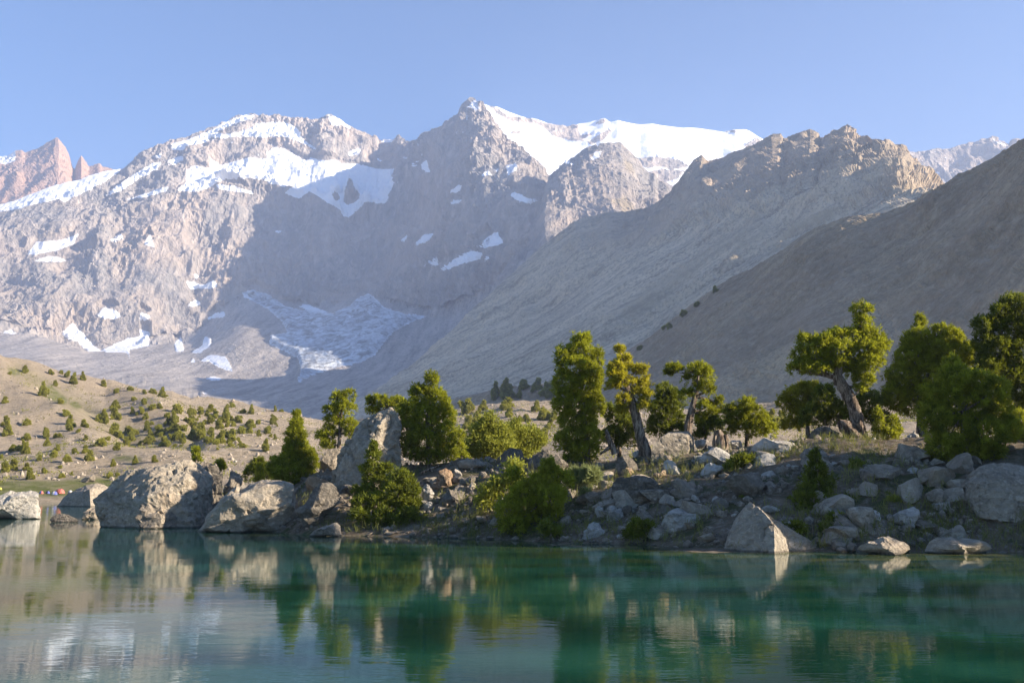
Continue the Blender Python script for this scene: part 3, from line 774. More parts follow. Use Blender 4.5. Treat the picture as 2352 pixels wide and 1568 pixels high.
def rock_shape(sub, seed, outline=None, w=1.0, h=1.0, d=1.0, planes=7, rough=0.07):
    """unit sphere -> facetted, weathered rock. outline: (n,2) polygon in metres about the origin seen from the front"""
    r = np.random.default_rng(seed)
    V, Fc = ico(sub)
    V = V.copy()
    for k in range(planes + 5):
        n = r.normal(size=3)
        if outline is not None: n[1] = -abs(n[1]) - 0.25 if k % 4 else abs(n[1]) + 0.4
        n /= np.linalg.norm(n)
        off = r.uniform(0.32, 0.7) if outline is None else r.uniform(0.42, 0.8)
        s = V @ n - off
        V -= np.maximum(s, 0)[:, None] * n
    if outline is not None:
        o = np.array(outline, float)
        q = np.roll(o, -1, 0)
        dense = np.concatenate([o + (q - o) * t for t in np.linspace(0, 1, 12, endpoint=False)])
        ang = np.arctan2(dense[:, 1], dense[:, 0]); rad = np.hypot(dense[:, 0], dense[:, 1])
        bins = np.linspace(-np.pi, np.pi, 97)
        idx = np.argsort(ang); ang, rad = ang[idx], rad[idx]
        R = np.interp(bins, np.concatenate([ang - 2 * np.pi, ang, ang + 2 * np.pi]), np.tile(rad, 3))
        th = np.arctan2(V[:, 2], V[:, 0]); rho = np.hypot(V[:, 0], V[:, 2])
        # keep the outline at the widest ring
        full = np.sqrt(np.clip(1 - np.clip(V[:, 1], -1, 1) ** 2, 0, 1))
        rho = np.maximum(rho, 0.0)
        Rt = np.interp(th, bins, R)
        P = np.stack([np.cos(th) * Rt * rho, V[:, 1] * d, np.sin(th) * Rt * rho], 1)
        size = float(np.mean(R))
    else:
        P = V * np.array([w, d, h]); size = (w * h * d) ** (1 / 3)
    nrm = vnorm(P / np.array([1, 1, 1]))
    q = P / max(size, 0.15) + seed * 3.1
    disp = fbm(q * 1.6, 3, seed) * 0.9 + ridged(q * np.array([2.6, 2.6, 4.2]), 3, seed + 3) * 0.75 + fbm(q * 8, 2, seed + 7) * 0.35
    wq = q * 1.5 + 0.5 * fbm(q * 1.3, 2, seed + 12)[:, None]
    cell = np.floor(wq).astype(np.int64)
    disp = disp + 1.5 * (_h(cell[:, 0], cell[:, 1], cell[:, 2], seed + 19) - 0.5)     # blocks split off along joints
    cr = np.abs(vnoise(q * np.array([1.6, 1.6, 2.4]) + 0.4 * fbm(q * 3, 2, seed)[:, None], seed + 23))
    disp = disp - 1.3 * np.exp(-cr * 16)                                              # cracks
    P = P + nrm * (disp * rough * size)[:, None]
    return P, Fc


ROCKS = []


def boulder(label, box=None, T=ZD, outline=None, mat=None, depth=None, water=False, thick=0.85, sub=None, planes=7, rough=0.08, name="boulder", bury=0.18, group=None, dz=0.0):
    seed = len(ROCKS) + 11
    if outline is None:
        (x0, y0), (x1, y1) = T([(box[0], box[1]), (box[2], box[3])])
        r = np.random.default_rng(seed)
        cx, cy = (x0 + x1) / 2, (y0 + y1) / 2
        n = 11
        a = np.linspace(0, 2 * np.pi, n, endpoint=False) + r.uniform(-.2, .2, n)
        rr = r.uniform(0.86, 1.08, n)
        sq = 1 / np.maximum(np.abs(np.cos(a)), np.abs(np.sin(a))) ** 0.45
        pts = np.stack([cx + np.cos(a) * rr * sq * (x1 - x0) / 2 * .95, cy - np.sin(a) * rr * sq * (y1 - y0) / 2 * .95], 1)
    else:
        pts = np.array(T(outline), float)
    x0, x1, y0, y1 = pts[:, 0].min(), pts[:, 0].max(), pts[:, 1].min(), pts[:, 1].max()
    cx = (x0 + x1) / 2
    if depth is None:
        if water: dep = float(water_depth(y1 - 1))
        else:
            hp = hit(cx, y1 - 2)
            dep = float(hp[1]) if hp is not None else float(np.interp(cx, [a[0] for a in K_crest], [a[2] for a in K_crest]))
    else: dep = depth
    m = dep * 0.99 / F                                   # metres per picture unit there
    wid, hei = (x1 - x0) * m, (y1 - y0) * m
    d = thick * 0.5 * (wid * 0.6 + hei * 0.4)
    cyp = (y0 + y1) / 2 + (y1 - y0) * 0.06
    C = pix(cx, cyp, dep + d * 0.55)
    m2 = (dep + d * 0.55) * 0.99 / F
    o = np.stack([(pts[:, 0] - cx) * m2, -(pts[:, 1] - cyp) * m2], 1)
    low = o[:, 1] < o[:, 1].min() * 0.55
    o[low, 1] -= bury * hei                              # the foot goes into the ground
    if sub is None: sub = 5 if wid * F / dep > 180 else (4 if wid * F / dep > 34 else 3)
    V, Fc = rock_shape(sub, seed, o, d=d, planes=planes, rough=rough)
    me = mesh_of(name, V, Fc, mat or R_GREY, False)
    ob = put(name, me, (C[0], C[1], C[2] + dz), label=label, category="boulder" if name == "boulder" else "stone", group=group)
    ROCKS.append(ob)
    return ob


def hull_boulder(label, pts, T, depth, mat, rough=0.05, cuts=3, back=2.0):
    """boulder with real faces: hull of traced corners (x, y, metres behind the front), split finely and weathered"""
    import bmesh
    seed = len(ROCKS) + 11
    q = T([(p[0], p[1]) for p in pts])
    W = np.array([pix(x, y, depth + p[2]) for (x, y), p in zip(q, pts)])
    foot = W[np.argmin(W[:, 2])] * np.array([0, 0, 1]) + W.mean(0) * np.array([1, 1, 0])
    low = W[:, 2] < W[:, 2].min() + 0.12 * np.ptp(W[:, 2])
    W[low, 2] -= 0.3
    extra = W.copy(); cen = W.mean(0)
    extra = cen + (extra - cen) * np.array([0.72, 1, 0.8]); extra[:, 1] = W[:, 1].max() + back * 0.5
    W = np.concatenate([W, extra]) - foot
    bm = bmesh.new()
    for p in W: bm.verts.new(p)
    r_ = bmesh.ops.convex_hull(bm, input=bm.verts)
    bmesh.ops.delete(bm, geom=[v for v in bm.verts if not v.link_faces], context='VERTS')
    bmesh.ops.triangulate(bm, faces=bm.faces)
    for k in range(8):
        long = [e for e in bm.edges if e.calc_length() > np.ptp(W[:, 0]) / 38]
        if not long or len(bm.faces) > 9000: break
        bmesh.ops.subdivide_edges(bm, edges=long, cuts=1)
        bmesh.ops.triangulate(bm, faces=bm.faces)
    bm.normal_update()
    bm.verts.ensure_lookup_table()
    V = np.array([v.co for v in bm.verts]); N = np.array([v.normal for v in bm.verts])
    Fc = np.array([[v.index for v in f.verts] for f in bm.faces]); bm.free()
    size = np.ptp(V[:, 2])
    u = V / size * 2.2 + seed
    dsp = fbm(u * 1.4, 3, seed) * 0.7 + ridged(u * np.array([2.6, 2.6, 3.6]), 4, seed + 3) * 0.8 + fbm(u * 9, 2, seed + 7) * 0.35
    dsp = dsp - 1.3 * np.exp(-np.abs(vnoise(u * 1.3 + 0.4 * fbm(u * 3, 2, seed)[:, None], seed + 23)) * 18)
    V = V + N * (dsp * rough * size * 0.5)[:, None]
    ob = put("boulder", mesh_of("boulder", V, Fc, mat, False), foot, label=label, category="boulder")
    ROCKS.append(ob)
    return ob


# ---- in the water, left
boulder("pale boulder at the left edge of the lake", outline=[(-70, 1192), (-60, 1135), (-20, 1121), (34, 1119), (70, 1121), (88, 1131), (98, 1150), (112, 1174), (120, 1186), (90, 1190), (0, 1193)], mat=R_PALE, water=True, rough=0.05)
hull_boulder("low dark wet rock between the two left boulders", [(408, 1304, .4), (440, 1270, .5), (490, 1255, .6), (545, 1261, .5), (600, 1287, .4), (645, 1311, .3), (560, 1328, -.1), (450, 1328, -.1)], Z5, float(water_depth(1199)), R_DARK, 0.08, back=.6)
hull_boulder("dark pyramid boulder standing before the tents", [(455, 1192, 1.6), (510, 1132, 1.6), (562, 1085, 1.8), (640, 1048, 2), (700, 1022, 2), (790, 1002, 2.4), (850, 1014, 2.8), (888, 1042, 3), (880, 1192, 2), (735, 1060, -.6), (745, 1194, -1.6), (600, 1194, 0)], Z5, 122, R_GREY, 0.05, back=3)
boulder("rounded grey rock in the water before the huge boulder", outline=Z5([(665, 1298), (690, 1240), (740, 1195), (790, 1180), (830, 1230), (835, 1305), (720, 1306)]), water=True)
hull_boulder("huge rough overhanging boulder at the waterside", [(762, 1140, 1.0), (900, 1035, .9), (980, 960, 1.1), (1060, 912, 1.2), (1200, 902, .7), (1255, 925, -.2), (1300, 868, .8), (1500, 832, 1.0), (1562, 820, 1.2), (1645, 866, 1.6), (1720, 945, 1.8), (1738, 1060, 1.8), (1715, 1330, 1.2), (1500, 990, -.6), (1600, 1120, -.2), (1560, 1345, -.8), (1215, 1130, -1.3), (1180, 1345, -1.5), (960, 1330, -.3), (835, 1315, .8)], Z5, 57.5, R_MID, 0.10, back=3)
boulder("knobbly boulder leaning against the huge one", outline=Z5([(978, 1365), (985, 1290), (1030, 1220), (1100, 1170), (1170, 1150), (1280, 1165), (1400, 1130), (1500, 1150), (1600, 1220), (1600, 1300), (1530, 1372), (1250, 1378)]), water=True, planes=6, rough=0.12)
boulder("grey block behind the top of the huge boulder", outline=Z5([(1640, 880), (1680, 838), (1760, 850), (1830, 870), (1868, 920), (1880, 1110), (1850, 1290), (1600, 1290), (1640, 1050)]), depth=64, bury=.5)
boulder("sunlit stone slab beside the conical juniper", outline=Z5([(1860, 870), (1930, 848), (1990, 880), (2020, 1080), (2000, 1250), (1860, 1250), (1840, 1080)]), depth=66, bury=.5)
boulder("broad rounded boulder rising from the water", outline=Z5([(1525, 1408), (1528, 1330), (1535, 1275), (1600, 1170), (1650, 1105), (1700, 1060), (1780, 1030), (1850, 1012), (1960, 1015), (2060, 1000), (2130, 975), (2230, 968), (2330, 1000), (2400, 1040), (2400, 1150), (2420, 1290), (2440, 1380), (2300, 1405), (1900, 1415)]), mat=R_MID, water=True, planes=8, rough=0.09)
# ---- around the tall boulder
boulder("red topped boulder under the conical juniper", box=(480, 938, 695, 1140), T=Z6, mat=R_TAN, depth=54)
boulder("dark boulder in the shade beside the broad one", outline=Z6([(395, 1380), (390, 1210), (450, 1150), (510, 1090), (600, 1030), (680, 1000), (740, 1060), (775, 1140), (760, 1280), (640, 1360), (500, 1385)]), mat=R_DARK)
hull_boulder("tall leaning boulder with sunlit crest", [(700, 1000, .6), (735, 880, .6), (790, 715, .7), (862, 655, .7), (905, 560, .9), (965, 485, .9), (1060, 445, .9), (1130, 410, 1.0), (1185, 400, .9), (1242, 428, 1.0), (1256, 490, .8), (1254, 640, .6), (1250, 1000, .3), (1040, 640, -.5), (1060, 540, 0), (980, 1010, -1.2), (1130, 480, .1), (880, 1010, -.7)], Z6, 53.5, R_MID, 0.10)
boulder("pale grey boulder behind the tall leaning one", outline=Z6([(595, 945), (598, 800), (640, 745), (700, 722), (780, 730), (800, 850), (790, 950)]), depth=60)
boulder("flat topped dark rock below the tall boulder", box=(745, 985, 945, 1110), T=Z6, mat=R_DARK, depth=51)
boulder("low whitish rock at the water's edge", outline=Z6([(505, 1432), (560, 1385), (640, 1365), (700, 1335), (745, 1326), (790, 1345), (820, 1400), (815, 1440), (640, 1445)]), water=True)
boulder("low dark shelf of rock at the water", box=(815, 1345, 1090, 1425), T=Z6, mat=R_DARK, water=True, planes=5)
boulder("bright white rock below the big central juniper", outline=Z6([(1425, 1110), (1430, 1040), (1480, 1005), (1530, 1040), (1565, 1085), (1545, 1140), (1490, 1175), (1440, 1160)]), mat=R_PALE)
boulder("small rosy rock behind the white one", box=(1510, 1003, 1592, 1070), T=Z6, mat=R_TAN)
boulder("upright rusty stone under the central juniper", outline=Z6([(1545, 1045), (1560, 960), (1600, 885), (1640, 858), (1690, 885), (1702, 960), (1708, 1040), (1620, 1060)]), mat=R_TAN)
boulder("small lit rock right of the rusty stone", box=(1700, 883, 1778, 965), T=Z6, mat=R_PALE)
boulder("dark lichened boulder below the rusty stone", outline=Z6([(1540, 1170), (1555, 1100), (1600, 1040), (1640, 1022), (1720, 1045), (1800, 1060), (1815, 1110), (1770, 1170), (1680, 1210), (1580, 1205)]), mat=R_DARK)
boulder("grey rock uphill of the dark lichened boulder", box=(1735, 935, 1905, 1060), T=Z6, mat=R_DARK)
boulder("rounded grey rock among the bank shrubs", box=(1790, 1008, 1905, 1085), T=Z6)
boulder("long low ledge beneath the pale willow", outline=Z6([(1725, 875), (1740, 830), (1800, 808), (1900, 815), (2000, 825), (2055, 850), (2050, 890), (1900, 895)]), planes=5)
boulder("dark square block before the willow bushes", outline=Z6([(2050, 850), (2055, 760), (2085, 700), (2150, 680), (2240, 685), (2285, 720), (2280, 800), (2230, 860), (2140, 880)]), mat=R_DARK, planes=9)
boulder("humped rock below the square block", box=(1975, 868, 2185, 985), T=Z6, mat=R_DARK)
boulder("small round stone beside the humped rock", box=(1900, 903, 1978, 975), T=Z6)
boulder("smooth pale stone low on the bank", box=(1545, 1238, 1668, 1315), T=Z6)
boulder("small stone above the smooth pale stone", box=(1668, 1212, 1742, 1262), T=Z6)
boulder("flat slab by the water beside the dark shrub", outline=Z6([(1690, 1340), (1760, 1300), (1850, 1278), (1900, 1300), (1890, 1340), (1780, 1352)]), planes=5)
boulder("thin slab touching the lake", box=(1620, 1390, 1760, 1425), T=Z6, water=True, planes=4)
boulder("dark rock left of the tall juniper's foot", outline=Z7([(250, 1010), (265, 900), (300, 850), (380, 838), (420, 880), (470, 930), (520, 980), (480, 1020), (360, 1040)]), mat=R_DARK)
# ---- bank, centre and right
hull_boulder("big flat faced boulder in front of the twisted trees", [(1072, 960, 0), (1085, 860, 0), (1130, 805, .1), (1185, 772, .2), (1318, 785, .2), (1332, 870, .05), (1288, 950, 0), (1180, 972, 0), (1200, 757, 1.0), (1330, 756, 1.0), (1364, 800, 1.1), (1370, 890, 1.0), (1335, 935, .6)], Z7, 49.2, R_MID, 0.035, back=1)
boulder("square lit rock under the weathered stump", outline=Z7([(1368, 970), (1372, 900), (1390, 872), (1470, 868), (1560, 880), (1592, 920), (1570, 965), (1480, 990)]), mat=R_PALE, rough=0.05)
boulder("pale rounded rock on the path edge", box=(1393, 963, 1568, 1080), T=Z7, mat=R_PALE)
boulder("dark ledge rock beside the path", outline=Z7([(820, 1030), (850, 940), (910, 918), (960, 935), (1000, 985), (985, 1030), (900, 1045)]), mat=R_DARK)
boulder("cracked tan rock at the end of the path", box=(868, 993, 985, 1068), T=Z7, mat=R_TAN)
boulder("small tan stone on the path", box=(980, 963, 1072, 1010), T=Z7, mat=R_TAN)
boulder("white stone at the foot of the twisted trunk", box=(944, 876, 1012, 928), T=Z7, mat=R_PALE)
boulder("bluish stone beside the tall juniper", box=(698, 958, 772, 1018), T=Z7)
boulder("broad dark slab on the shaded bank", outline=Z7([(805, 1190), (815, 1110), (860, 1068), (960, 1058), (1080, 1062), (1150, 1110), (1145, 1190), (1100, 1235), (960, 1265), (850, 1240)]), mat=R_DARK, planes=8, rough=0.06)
boulder("wedge shaped grey rock beside the broad slab", outline=Z7([(1200, 1180), (1205, 1090), (1240, 1045), (1300, 1060), (1370, 1115), (1395, 1160), (1330, 1200), (1250, 1215)]), mat=R_GREY)
boulder("small brown rock above the wedge rock", box=(1070, 1012, 1200, 1075), T=Z7, mat=R_TAN)
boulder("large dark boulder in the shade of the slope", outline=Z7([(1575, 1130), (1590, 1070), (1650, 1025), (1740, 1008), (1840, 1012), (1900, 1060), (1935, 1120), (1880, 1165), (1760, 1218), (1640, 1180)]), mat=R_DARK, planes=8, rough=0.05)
boulder("grey stone under the herb clump", box=(718, 1065, 842, 1145), T=Z7)
boulder("pale flat stone under the herb clump", box=(640, 1105, 722, 1148), T=Z7, mat=R_PALE)
boulder("grey slabby rock left of the broad slab", outline=Z7([(550, 1230), (570, 1180), (640, 1155), (740, 1150), (765, 1200), (740, 1250), (620, 1262)]))
boulder("double headed pale rock near the shore", outline=Z7([(750, 1260), (765, 1225), (810, 1218), (845, 1245), (870, 1290), (902, 1330), (870, 1365), (800, 1370), (765, 1320)]), mat=R_PALE)
boulder("brown block beside the double headed rock", box=(868, 1243, 972, 1340), T=Z7, mat=R_DARK)
boulder("rounded dark rock below the broad slab", box=(1110, 1230, 1228, 1350), T=Z7, mat=R_DARK)
boulder("dark rock below the wedge rock", box=(1473, 1198, 1602, 1295), T=Z7, mat=R_DARK)
boulder("triangular pale rock at the water's edge", outline=Z7([(590, 1505), (620, 1430), (655, 1370), (700, 1340), (740, 1360), (765, 1430), (755, 1490), (700, 1510)]), mat=R_PALE, water=True)
boulder("rounded shore stone left of the triangular rock", box=(488, 1438, 608, 1506), T=Z7, mat=R_PALE, water=True)
boulder("small wet stone right of the triangular rock", box=(733, 1458, 802, 1510), T=Z7, water=True)
boulder("brownish shore rock right of the triangular rock", outline=Z7([(798, 1500), (810, 1440), (850, 1410), (885, 1420), (920, 1490), (880, 1508)]), water=True)
boulder("upright pale stone left of the double headed rock", box=(690, 1258, 772, 1345), T=Z7, mat=R_PALE)
boulder("lone white stone above the shore grass", box=(485, 1323, 542, 1374), T=Z7, mat=R_PALE)
boulder("thin wet slab in the shallows", box=(1255, 1480, 1332, 1512), T=Z7, water=True, planes=4)
boulder("small shore stone left of the pyramid rock", box=(1440, 1448, 1537, 1514), T=Z7, mat=R_PALE, water=True)
boulder("low rock leaning on the pyramid rock", box=(1518, 1428, 1615, 1524), T=Z7, water=True)
hull_boulder("large pyramid rock standing in the shallows", [(-90, 1448, .9), (-52, 1385, .9), (-8, 1282, .95), (40, 1212, 1.0), (70, 1180, 1.1), (120, 1208, .7), (200, 1305, 0), (205, 1450, -.7), (232, 1330, .1), (262, 1380, .3), (292, 1442, 0), (60, 1450, 0), (150, 1260, .9)], Z8, 35.2, R_MID, 0.06)
hull_boulder("sloping rear wing of the pyramid rock", [(110, 1215, .7), (180, 1258, .5), (245, 1300, .4), (335, 1350, .4), (434, 1408, .4), (395, 1432, 0), (300, 1444, -.2), (230, 1440, -.1), (150, 1400, .5)], Z8, 35.7, R_MID, 0.05, back=1.2)
boulder("small grey shore stone beside the pyramid rock", box=(455, 1343, 578, 1414), T=Z8, water=True)
hull_boulder("peaked rock above the shallows", [(680, 1390, .5), (688, 1320, .5), (762, 1228, .8), (800, 1252, .7), (870, 1305, .5), (952, 1372, .4), (935, 1400, 0), (760, 1330, -.2), (740, 1402, -.3), (850, 1400, -.3)], Z8, 36.6, R_GREY, 0.05)
boulder("flat pale rock awash before the peaked rock", outline=Z8([(615, 1440), (680, 1390), (760, 1368), (850, 1370), (930, 1395), (985, 1430), (940, 1455), (760, 1468)]), water=True, mat=R_MID)
boulder("long low rock at the right shore", outline=Z8([(1020, 1445), (1035, 1385), (1080, 1358), (1180, 1362), (1290, 1378), (1380, 1392), (1428, 1432), (1330, 1452), (1150, 1466)]), water=True, mat=R_MID)
boulder("little round stone between the two flat shore rocks", box=(962, 1393, 1014, 1446), T=Z8, water=True)
boulder("smooth tilted pale boulder on the bank", outline=Z8([(832, 1290), (850, 1250), (900, 1222), (980, 1198), (1040, 1200), (1052, 1240), (1010, 1290), (940, 1325), (880, 1315)]), mat=R_PALE, rough=0.04)
hull_boulder("large brown boulder at the right edge", [(1258, 1140, .6), (1272, 1070, .6), (1312, 1008, .8), (1372, 970, 1.0), (1455, 966, 1.2), (1560, 985, 1.3), (1660, 1020, 1.3), (1690, 1220, .6), (1330, 1080, 0), (1430, 1030, .2), (1600, 1080, -.2), (1480, 1235, -.5), (1330, 1215, -.2), (1620, 1240, -.4)], Z8, 36.9, R_MID, 0.07, back=1.5)
boulder("dark boulder behind the large brown one", box=(1500, 905, 1660, 990), T=Z8, mat=R_DARK, depth=41)
boulder("long bright flat boulder on the crest", outline=Z8([(10, 905), (40, 860), (110, 825), (220, 815), (330, 818), (395, 840), (370, 885), (300, 912), (150, 920), (60, 915)]), mat=R_PALE, planes=7, rough=0.05)
boulder("dark hump behind the leaning trunk", outline=Z8([(385, 835), (420, 785), (480, 762), (560, 758), (610, 790), (615, 840), (500, 850)]), mat=R_DARK, depth=49)
boulder("white slab at the foot of the leaning trunk", outline=Z8([(610, 905), (650, 870), (720, 852), (780, 862), (770, 885), (700, 905)]), mat=R_PALE, depth=44.2)
boulder("white rock below the round juniper", box=(903, 793, 1008, 870), T=Z8, mat=R_PALE, depth=45)
boulder("small white stone beside the leaning trunk", box=(728, 823, 768, 858), T=Z8, mat=R_PALE, depth=45)
boulder("grey rubble block on the right crest", box=(888, 883, 1004, 960), T=Z8)
boulder("grey stone under the bright flat boulder", box=(130, 925, 195, 980), T=Z8)
boulder("bright stone on the crest behind the weathered stump", box=(1610, 805, 1700, 860), T=Z7, mat=R_PALE, depth=49.5)
boulder("pale rock on the crest left of the weathered stump", box=(1360, 800, 1470, 870), T=Z7, mat=R_PALE, depth=50.5)
# ---- across the bay
boulder("big dark rock on the far meadow", outline=Z5([(650, 985), (690, 950), (740, 928), (790, 935), (820, 970), (800, 992)]), depth=185, name="boulder")
boulder("white angular boulder on the far hillside", outline=Z5([(815, 735), (820, 712), (872, 715), (875, 745), (850, 758)]), mat=R_PALE, depth=232)
boulder("pointed grey boulder under the hillside grove", box=(1440, 745, 1500, 795), T=Z5, depth=225)
boulder("wide grey boulder on the far valley floor", box=(2020, 760, 2120, 795), T=Z5, depth=225)
boulder("pale square boulder on the far valley floor", box=(1905, 815, 1950, 842), T=Z5, mat=R_PALE, depth=215)
boulder("long pale outcrop on the far hill crest", outline=Z5([(1585, 335), (1600, 305), (1640, 298), (1680, 320), (1680, 345), (1620, 350)]), mat=R_PALE, depth=400)
boulder("pale outcrop beside the hill crest junipers", box=(2060, 392, 2130, 430), T=Z5, mat=R_PALE, depth=385)
boulder("low outcrop at the right end of the hill crest", box=(2120, 400, 2190, 435), T=Z5, mat=R_PALE, depth=380)

# ---- loose stones on the bank: a few shapes, shared by many stones
protos = []
for k in range(7):
    r = np.random.default_rng(900 + k)
    V, Fc = rock_shape(3, 900 + k, None, r.uniform(.9, 1.5), r.uniform(.55, .95), r.uniform(.8, 1.1), 6, 0.05)
    protos.append([mesh_of("stone", V, Fc, m_, False) for m_ in (R_MID, R_PALE, R_GREY)])


def strew(n, region, size, label, group, seed, mats=(0, 0, 0, 2, 2, 1), T=ZD, bvh=None):
    r = random.Random(seed)
    done = 0
    reg = T(region)
    xs = [p[0] for p in reg]; ys = [p[1] for p in reg]
    while done < n:
        x, y = r.uniform(min(xs), max(xs)), r.uniform(min(ys), max(ys))
        ins = False
        for (xa, ya), (xb, yb) in zip(reg, reg[1:] + reg[:1]):
            if (ya > y) != (yb > y) and x < (xb - xa) * (y - ya) / (yb - ya) + xa: ins = not ins
        if not ins: continue
        h = hit(x, y, bvh)
        if h is None: done += 1; continue
        s = size[0] * (size[1] / size[0]) ** (r.random() ** 1.8)
        mi = r.choice(mats)
        big = "larger" if s > (size[0] * size[1]) ** 0.5 else "small"
        o = put("stone", protos[r.randrange(7)][mi], (h[0], h[1], h[2] + s * 0.12), label=big + " " + ("grey", "pale", "dark")[mi] + " " + label, category="stone", group=group)
        o.scale = (s * r.uniform(.8, 1.3), s * r.uniform(.8, 1.2), s * r.uniform(.7, 1.1))
        o.rotation_euler = (r.uniform(-.3, .3), r.uniform(-.3, .3), r.uniform(0, 6.28))
        done += 1


strew(30, [(1340, 1150), (1480, 1110), (1640, 1120), (1700, 1200), (1640, 1240), (1350, 1240)], (0.12, 0.38), "angular stone strewn on the shaded bank below the broad dark slab", "stones on the middle bank", 1)
strew(50, Z8([(0, 930), (380, 920), (560, 880), (1050, 880), (1060, 1000), (700, 1060), (560, 1000), (0, 1000)]), (0.10, 0.36), "rubble stone on the crest slope below the leaning tree", "rubble below the leaning tree", 2)
strew(20, Z8([(880, 1060), (1260, 1050), (1300, 1220), (1500, 1260), (1500, 1350), (900, 1380)]), (0.08, 0.3), "stone on the dark right-hand bank", "stones on the right bank", 3)
strew(20, [(720, 1200), (900, 1150), (1060, 1070), (1330, 1050), (1340, 1110), (1050, 1200), (1000, 1232), (720, 1226)], (0.12, 0.42), "stone among the shrubs of the left bank", "stones on the left bank", 4)
strew(26, [(1480, 1060), (1700, 1022), (1850, 1012), (1850, 1030), (1700, 1050), (1500, 1080)], (0.10, 0.35), "stone along the footpath on the crest", "stones along the crest path", 5, (0, 1, 1))
strew(20, [(1000, 1232), (1300, 1240), (1640, 1256), (2300, 1262), (2300, 1270), (1640, 1265), (1300, 1249), (1000, 1238)], (0.10, 0.34), "wet stone along the waterline", "stones along the waterline", 6, (0, 2, 2))

strew(20, [(1340, 1120), (1500, 1080), (1800, 1080), (2250, 1060), (2250, 1190), (1900, 1230), (1350, 1230)], (0.3, 0.62), "angular block lying half sunk in the shaded bank", "blocks sunk in the bank", 7, (0, 0, 1, 2))
strew(10, [(760, 1120), (1000, 1090), (1330, 1070), (1330, 1200), (1000, 1220), (760, 1215)], (0.3, 0.6), "angular block wedged among the left bank shrubs", "blocks among the shrubs", 8, (0, 2, 2))

strew(34, [(1380, 1100), (1560, 1075), (1640, 1130), (1640, 1240), (1400, 1235)], (0.4, 1.0), "boulder piled on the middle bank above the shallows", "boulders piled on the middle bank", 9, (0, 0, 1, 2))
strew(36, [(1660, 1060), (2230, 1030), (2240, 1240), (1900, 1255), (1880, 1150)], (0.38, 1.0), "boulder scattered down the right bank", "boulders on the right bank", 10, (0, 0, 1, 2))
strew(24, [(960, 1080), (1330, 1060), (1340, 1150), (1100, 1215), (960, 1180)], (0.3, 0.75), "boulder heaped between the shrubs and the willows", "boulders between shrubs and willows", 11, (0, 0, 1, 2))

# gravel too small to pick apart
gr = np.random.default_rng(5)
Pg = SHEETS["ground"][0]; nr_, nc_ = Pg.shape[:2]
sel_r = gr.integers(44, 138, 7000); sel_c = gr.integers(40, 512, 7000)
base = Pg[sel_r, sel_c] + gr.normal(0, 0.12, (7000, 3)) * np.array([1, 1, 0])
keep = (fbm(base / 2.2, 3, 131) > 0.0) & (base[:, 2] > 0.05)
base = base[keep]
V0, F0 = ico(1)
sz = 0.03 * (7.0 ** (gr.random(len(base)) ** 1.6))
VV = (V0[None] * gr.uniform(.6, 1.3, (len(base), 1, 3)) * gr.uniform(.85, 1.15, (len(base), len(V0), 1)) * sz[:, None, None] + base[:, None, :])
FF = F0[None] + (np.arange(len(base)) * len(V0))[:, None, None]
put("gravel", mesh_of("gravel", VV.reshape(-1, 3), FF.reshape(-1, 3), R_GREY), kind="stuff", label="fine gravel on the bank")

# scree stones on the far hillside
Ph = SHEETS["hillside"][0]
n = 6500
sr = gr.integers(6, 150, n); scc = gr.integers(0, Ph.shape[1], n)
base = Ph[sr, scc] + gr.normal(0, 0.8, (n, 3)) * np.array([1, 1, 0])
keep = fbm(base / 18, 3, 137) > -0.05
base = base[keep]
sz = 0.12 * (5.5 ** (gr.random(len(base)) ** 1.6))
VV = (V0[None] * gr.uniform(.6, 1.3, (len(base), 1, 3)) * gr.uniform(.8, 1.2, (len(base), len(V0), 1)) * sz[:, None, None] + base[:, None, :])
FF = F0[None] + (np.arange(len(base)) * len(V0))[:, None, None]
put("rubble", mesh_of("rubble", VV.reshape(-1, 3), FF.reshape(-1, 3), R_SCREE), kind="stuff", label="rubble strewn over the far hillside")
# ------------------------------------------------------------------ foliage
def unit_rand(r, n):
    return vnorm(r.normal(size=(n, 3)))


def sprays(C, O, r, per, spread, length, width, tint, flop=0.65):
    """C tuft centres (n,3), O outward directions -> diamond shaped sprays, `per` for each tuft"""
    n = len(C)
    c = np.repeat(C, per, 0) + r.normal(size=(n * per, 3)) * spread
    d = vnorm(np.repeat(O, per, 0) + r.normal(size=(n * per, 3)) * flop)
    L = length * r.uniform(0.55, 1.3, (n * per, 1)) * np.where(r.random((n * per, 1)) < 0.07, 1.9, 1.0); W = width * r.uniform(0.7, 1.3, (n * per, 1))
    s = vnorm(np.cross(d, unit_rand(r, n * per)))
    a, b = c - d * L * 0.35, c + d * L * 0.65
    mid = c + d * L * 0.1
    V = np.stack([a, mid + s * W, b, mid - s * W], 1).reshape(-1, 3)
    t = np.clip(np.repeat(tint, per) + r.normal(0, 0.13, n * per), 0, 1)
    return V, np.repeat(t, 4)


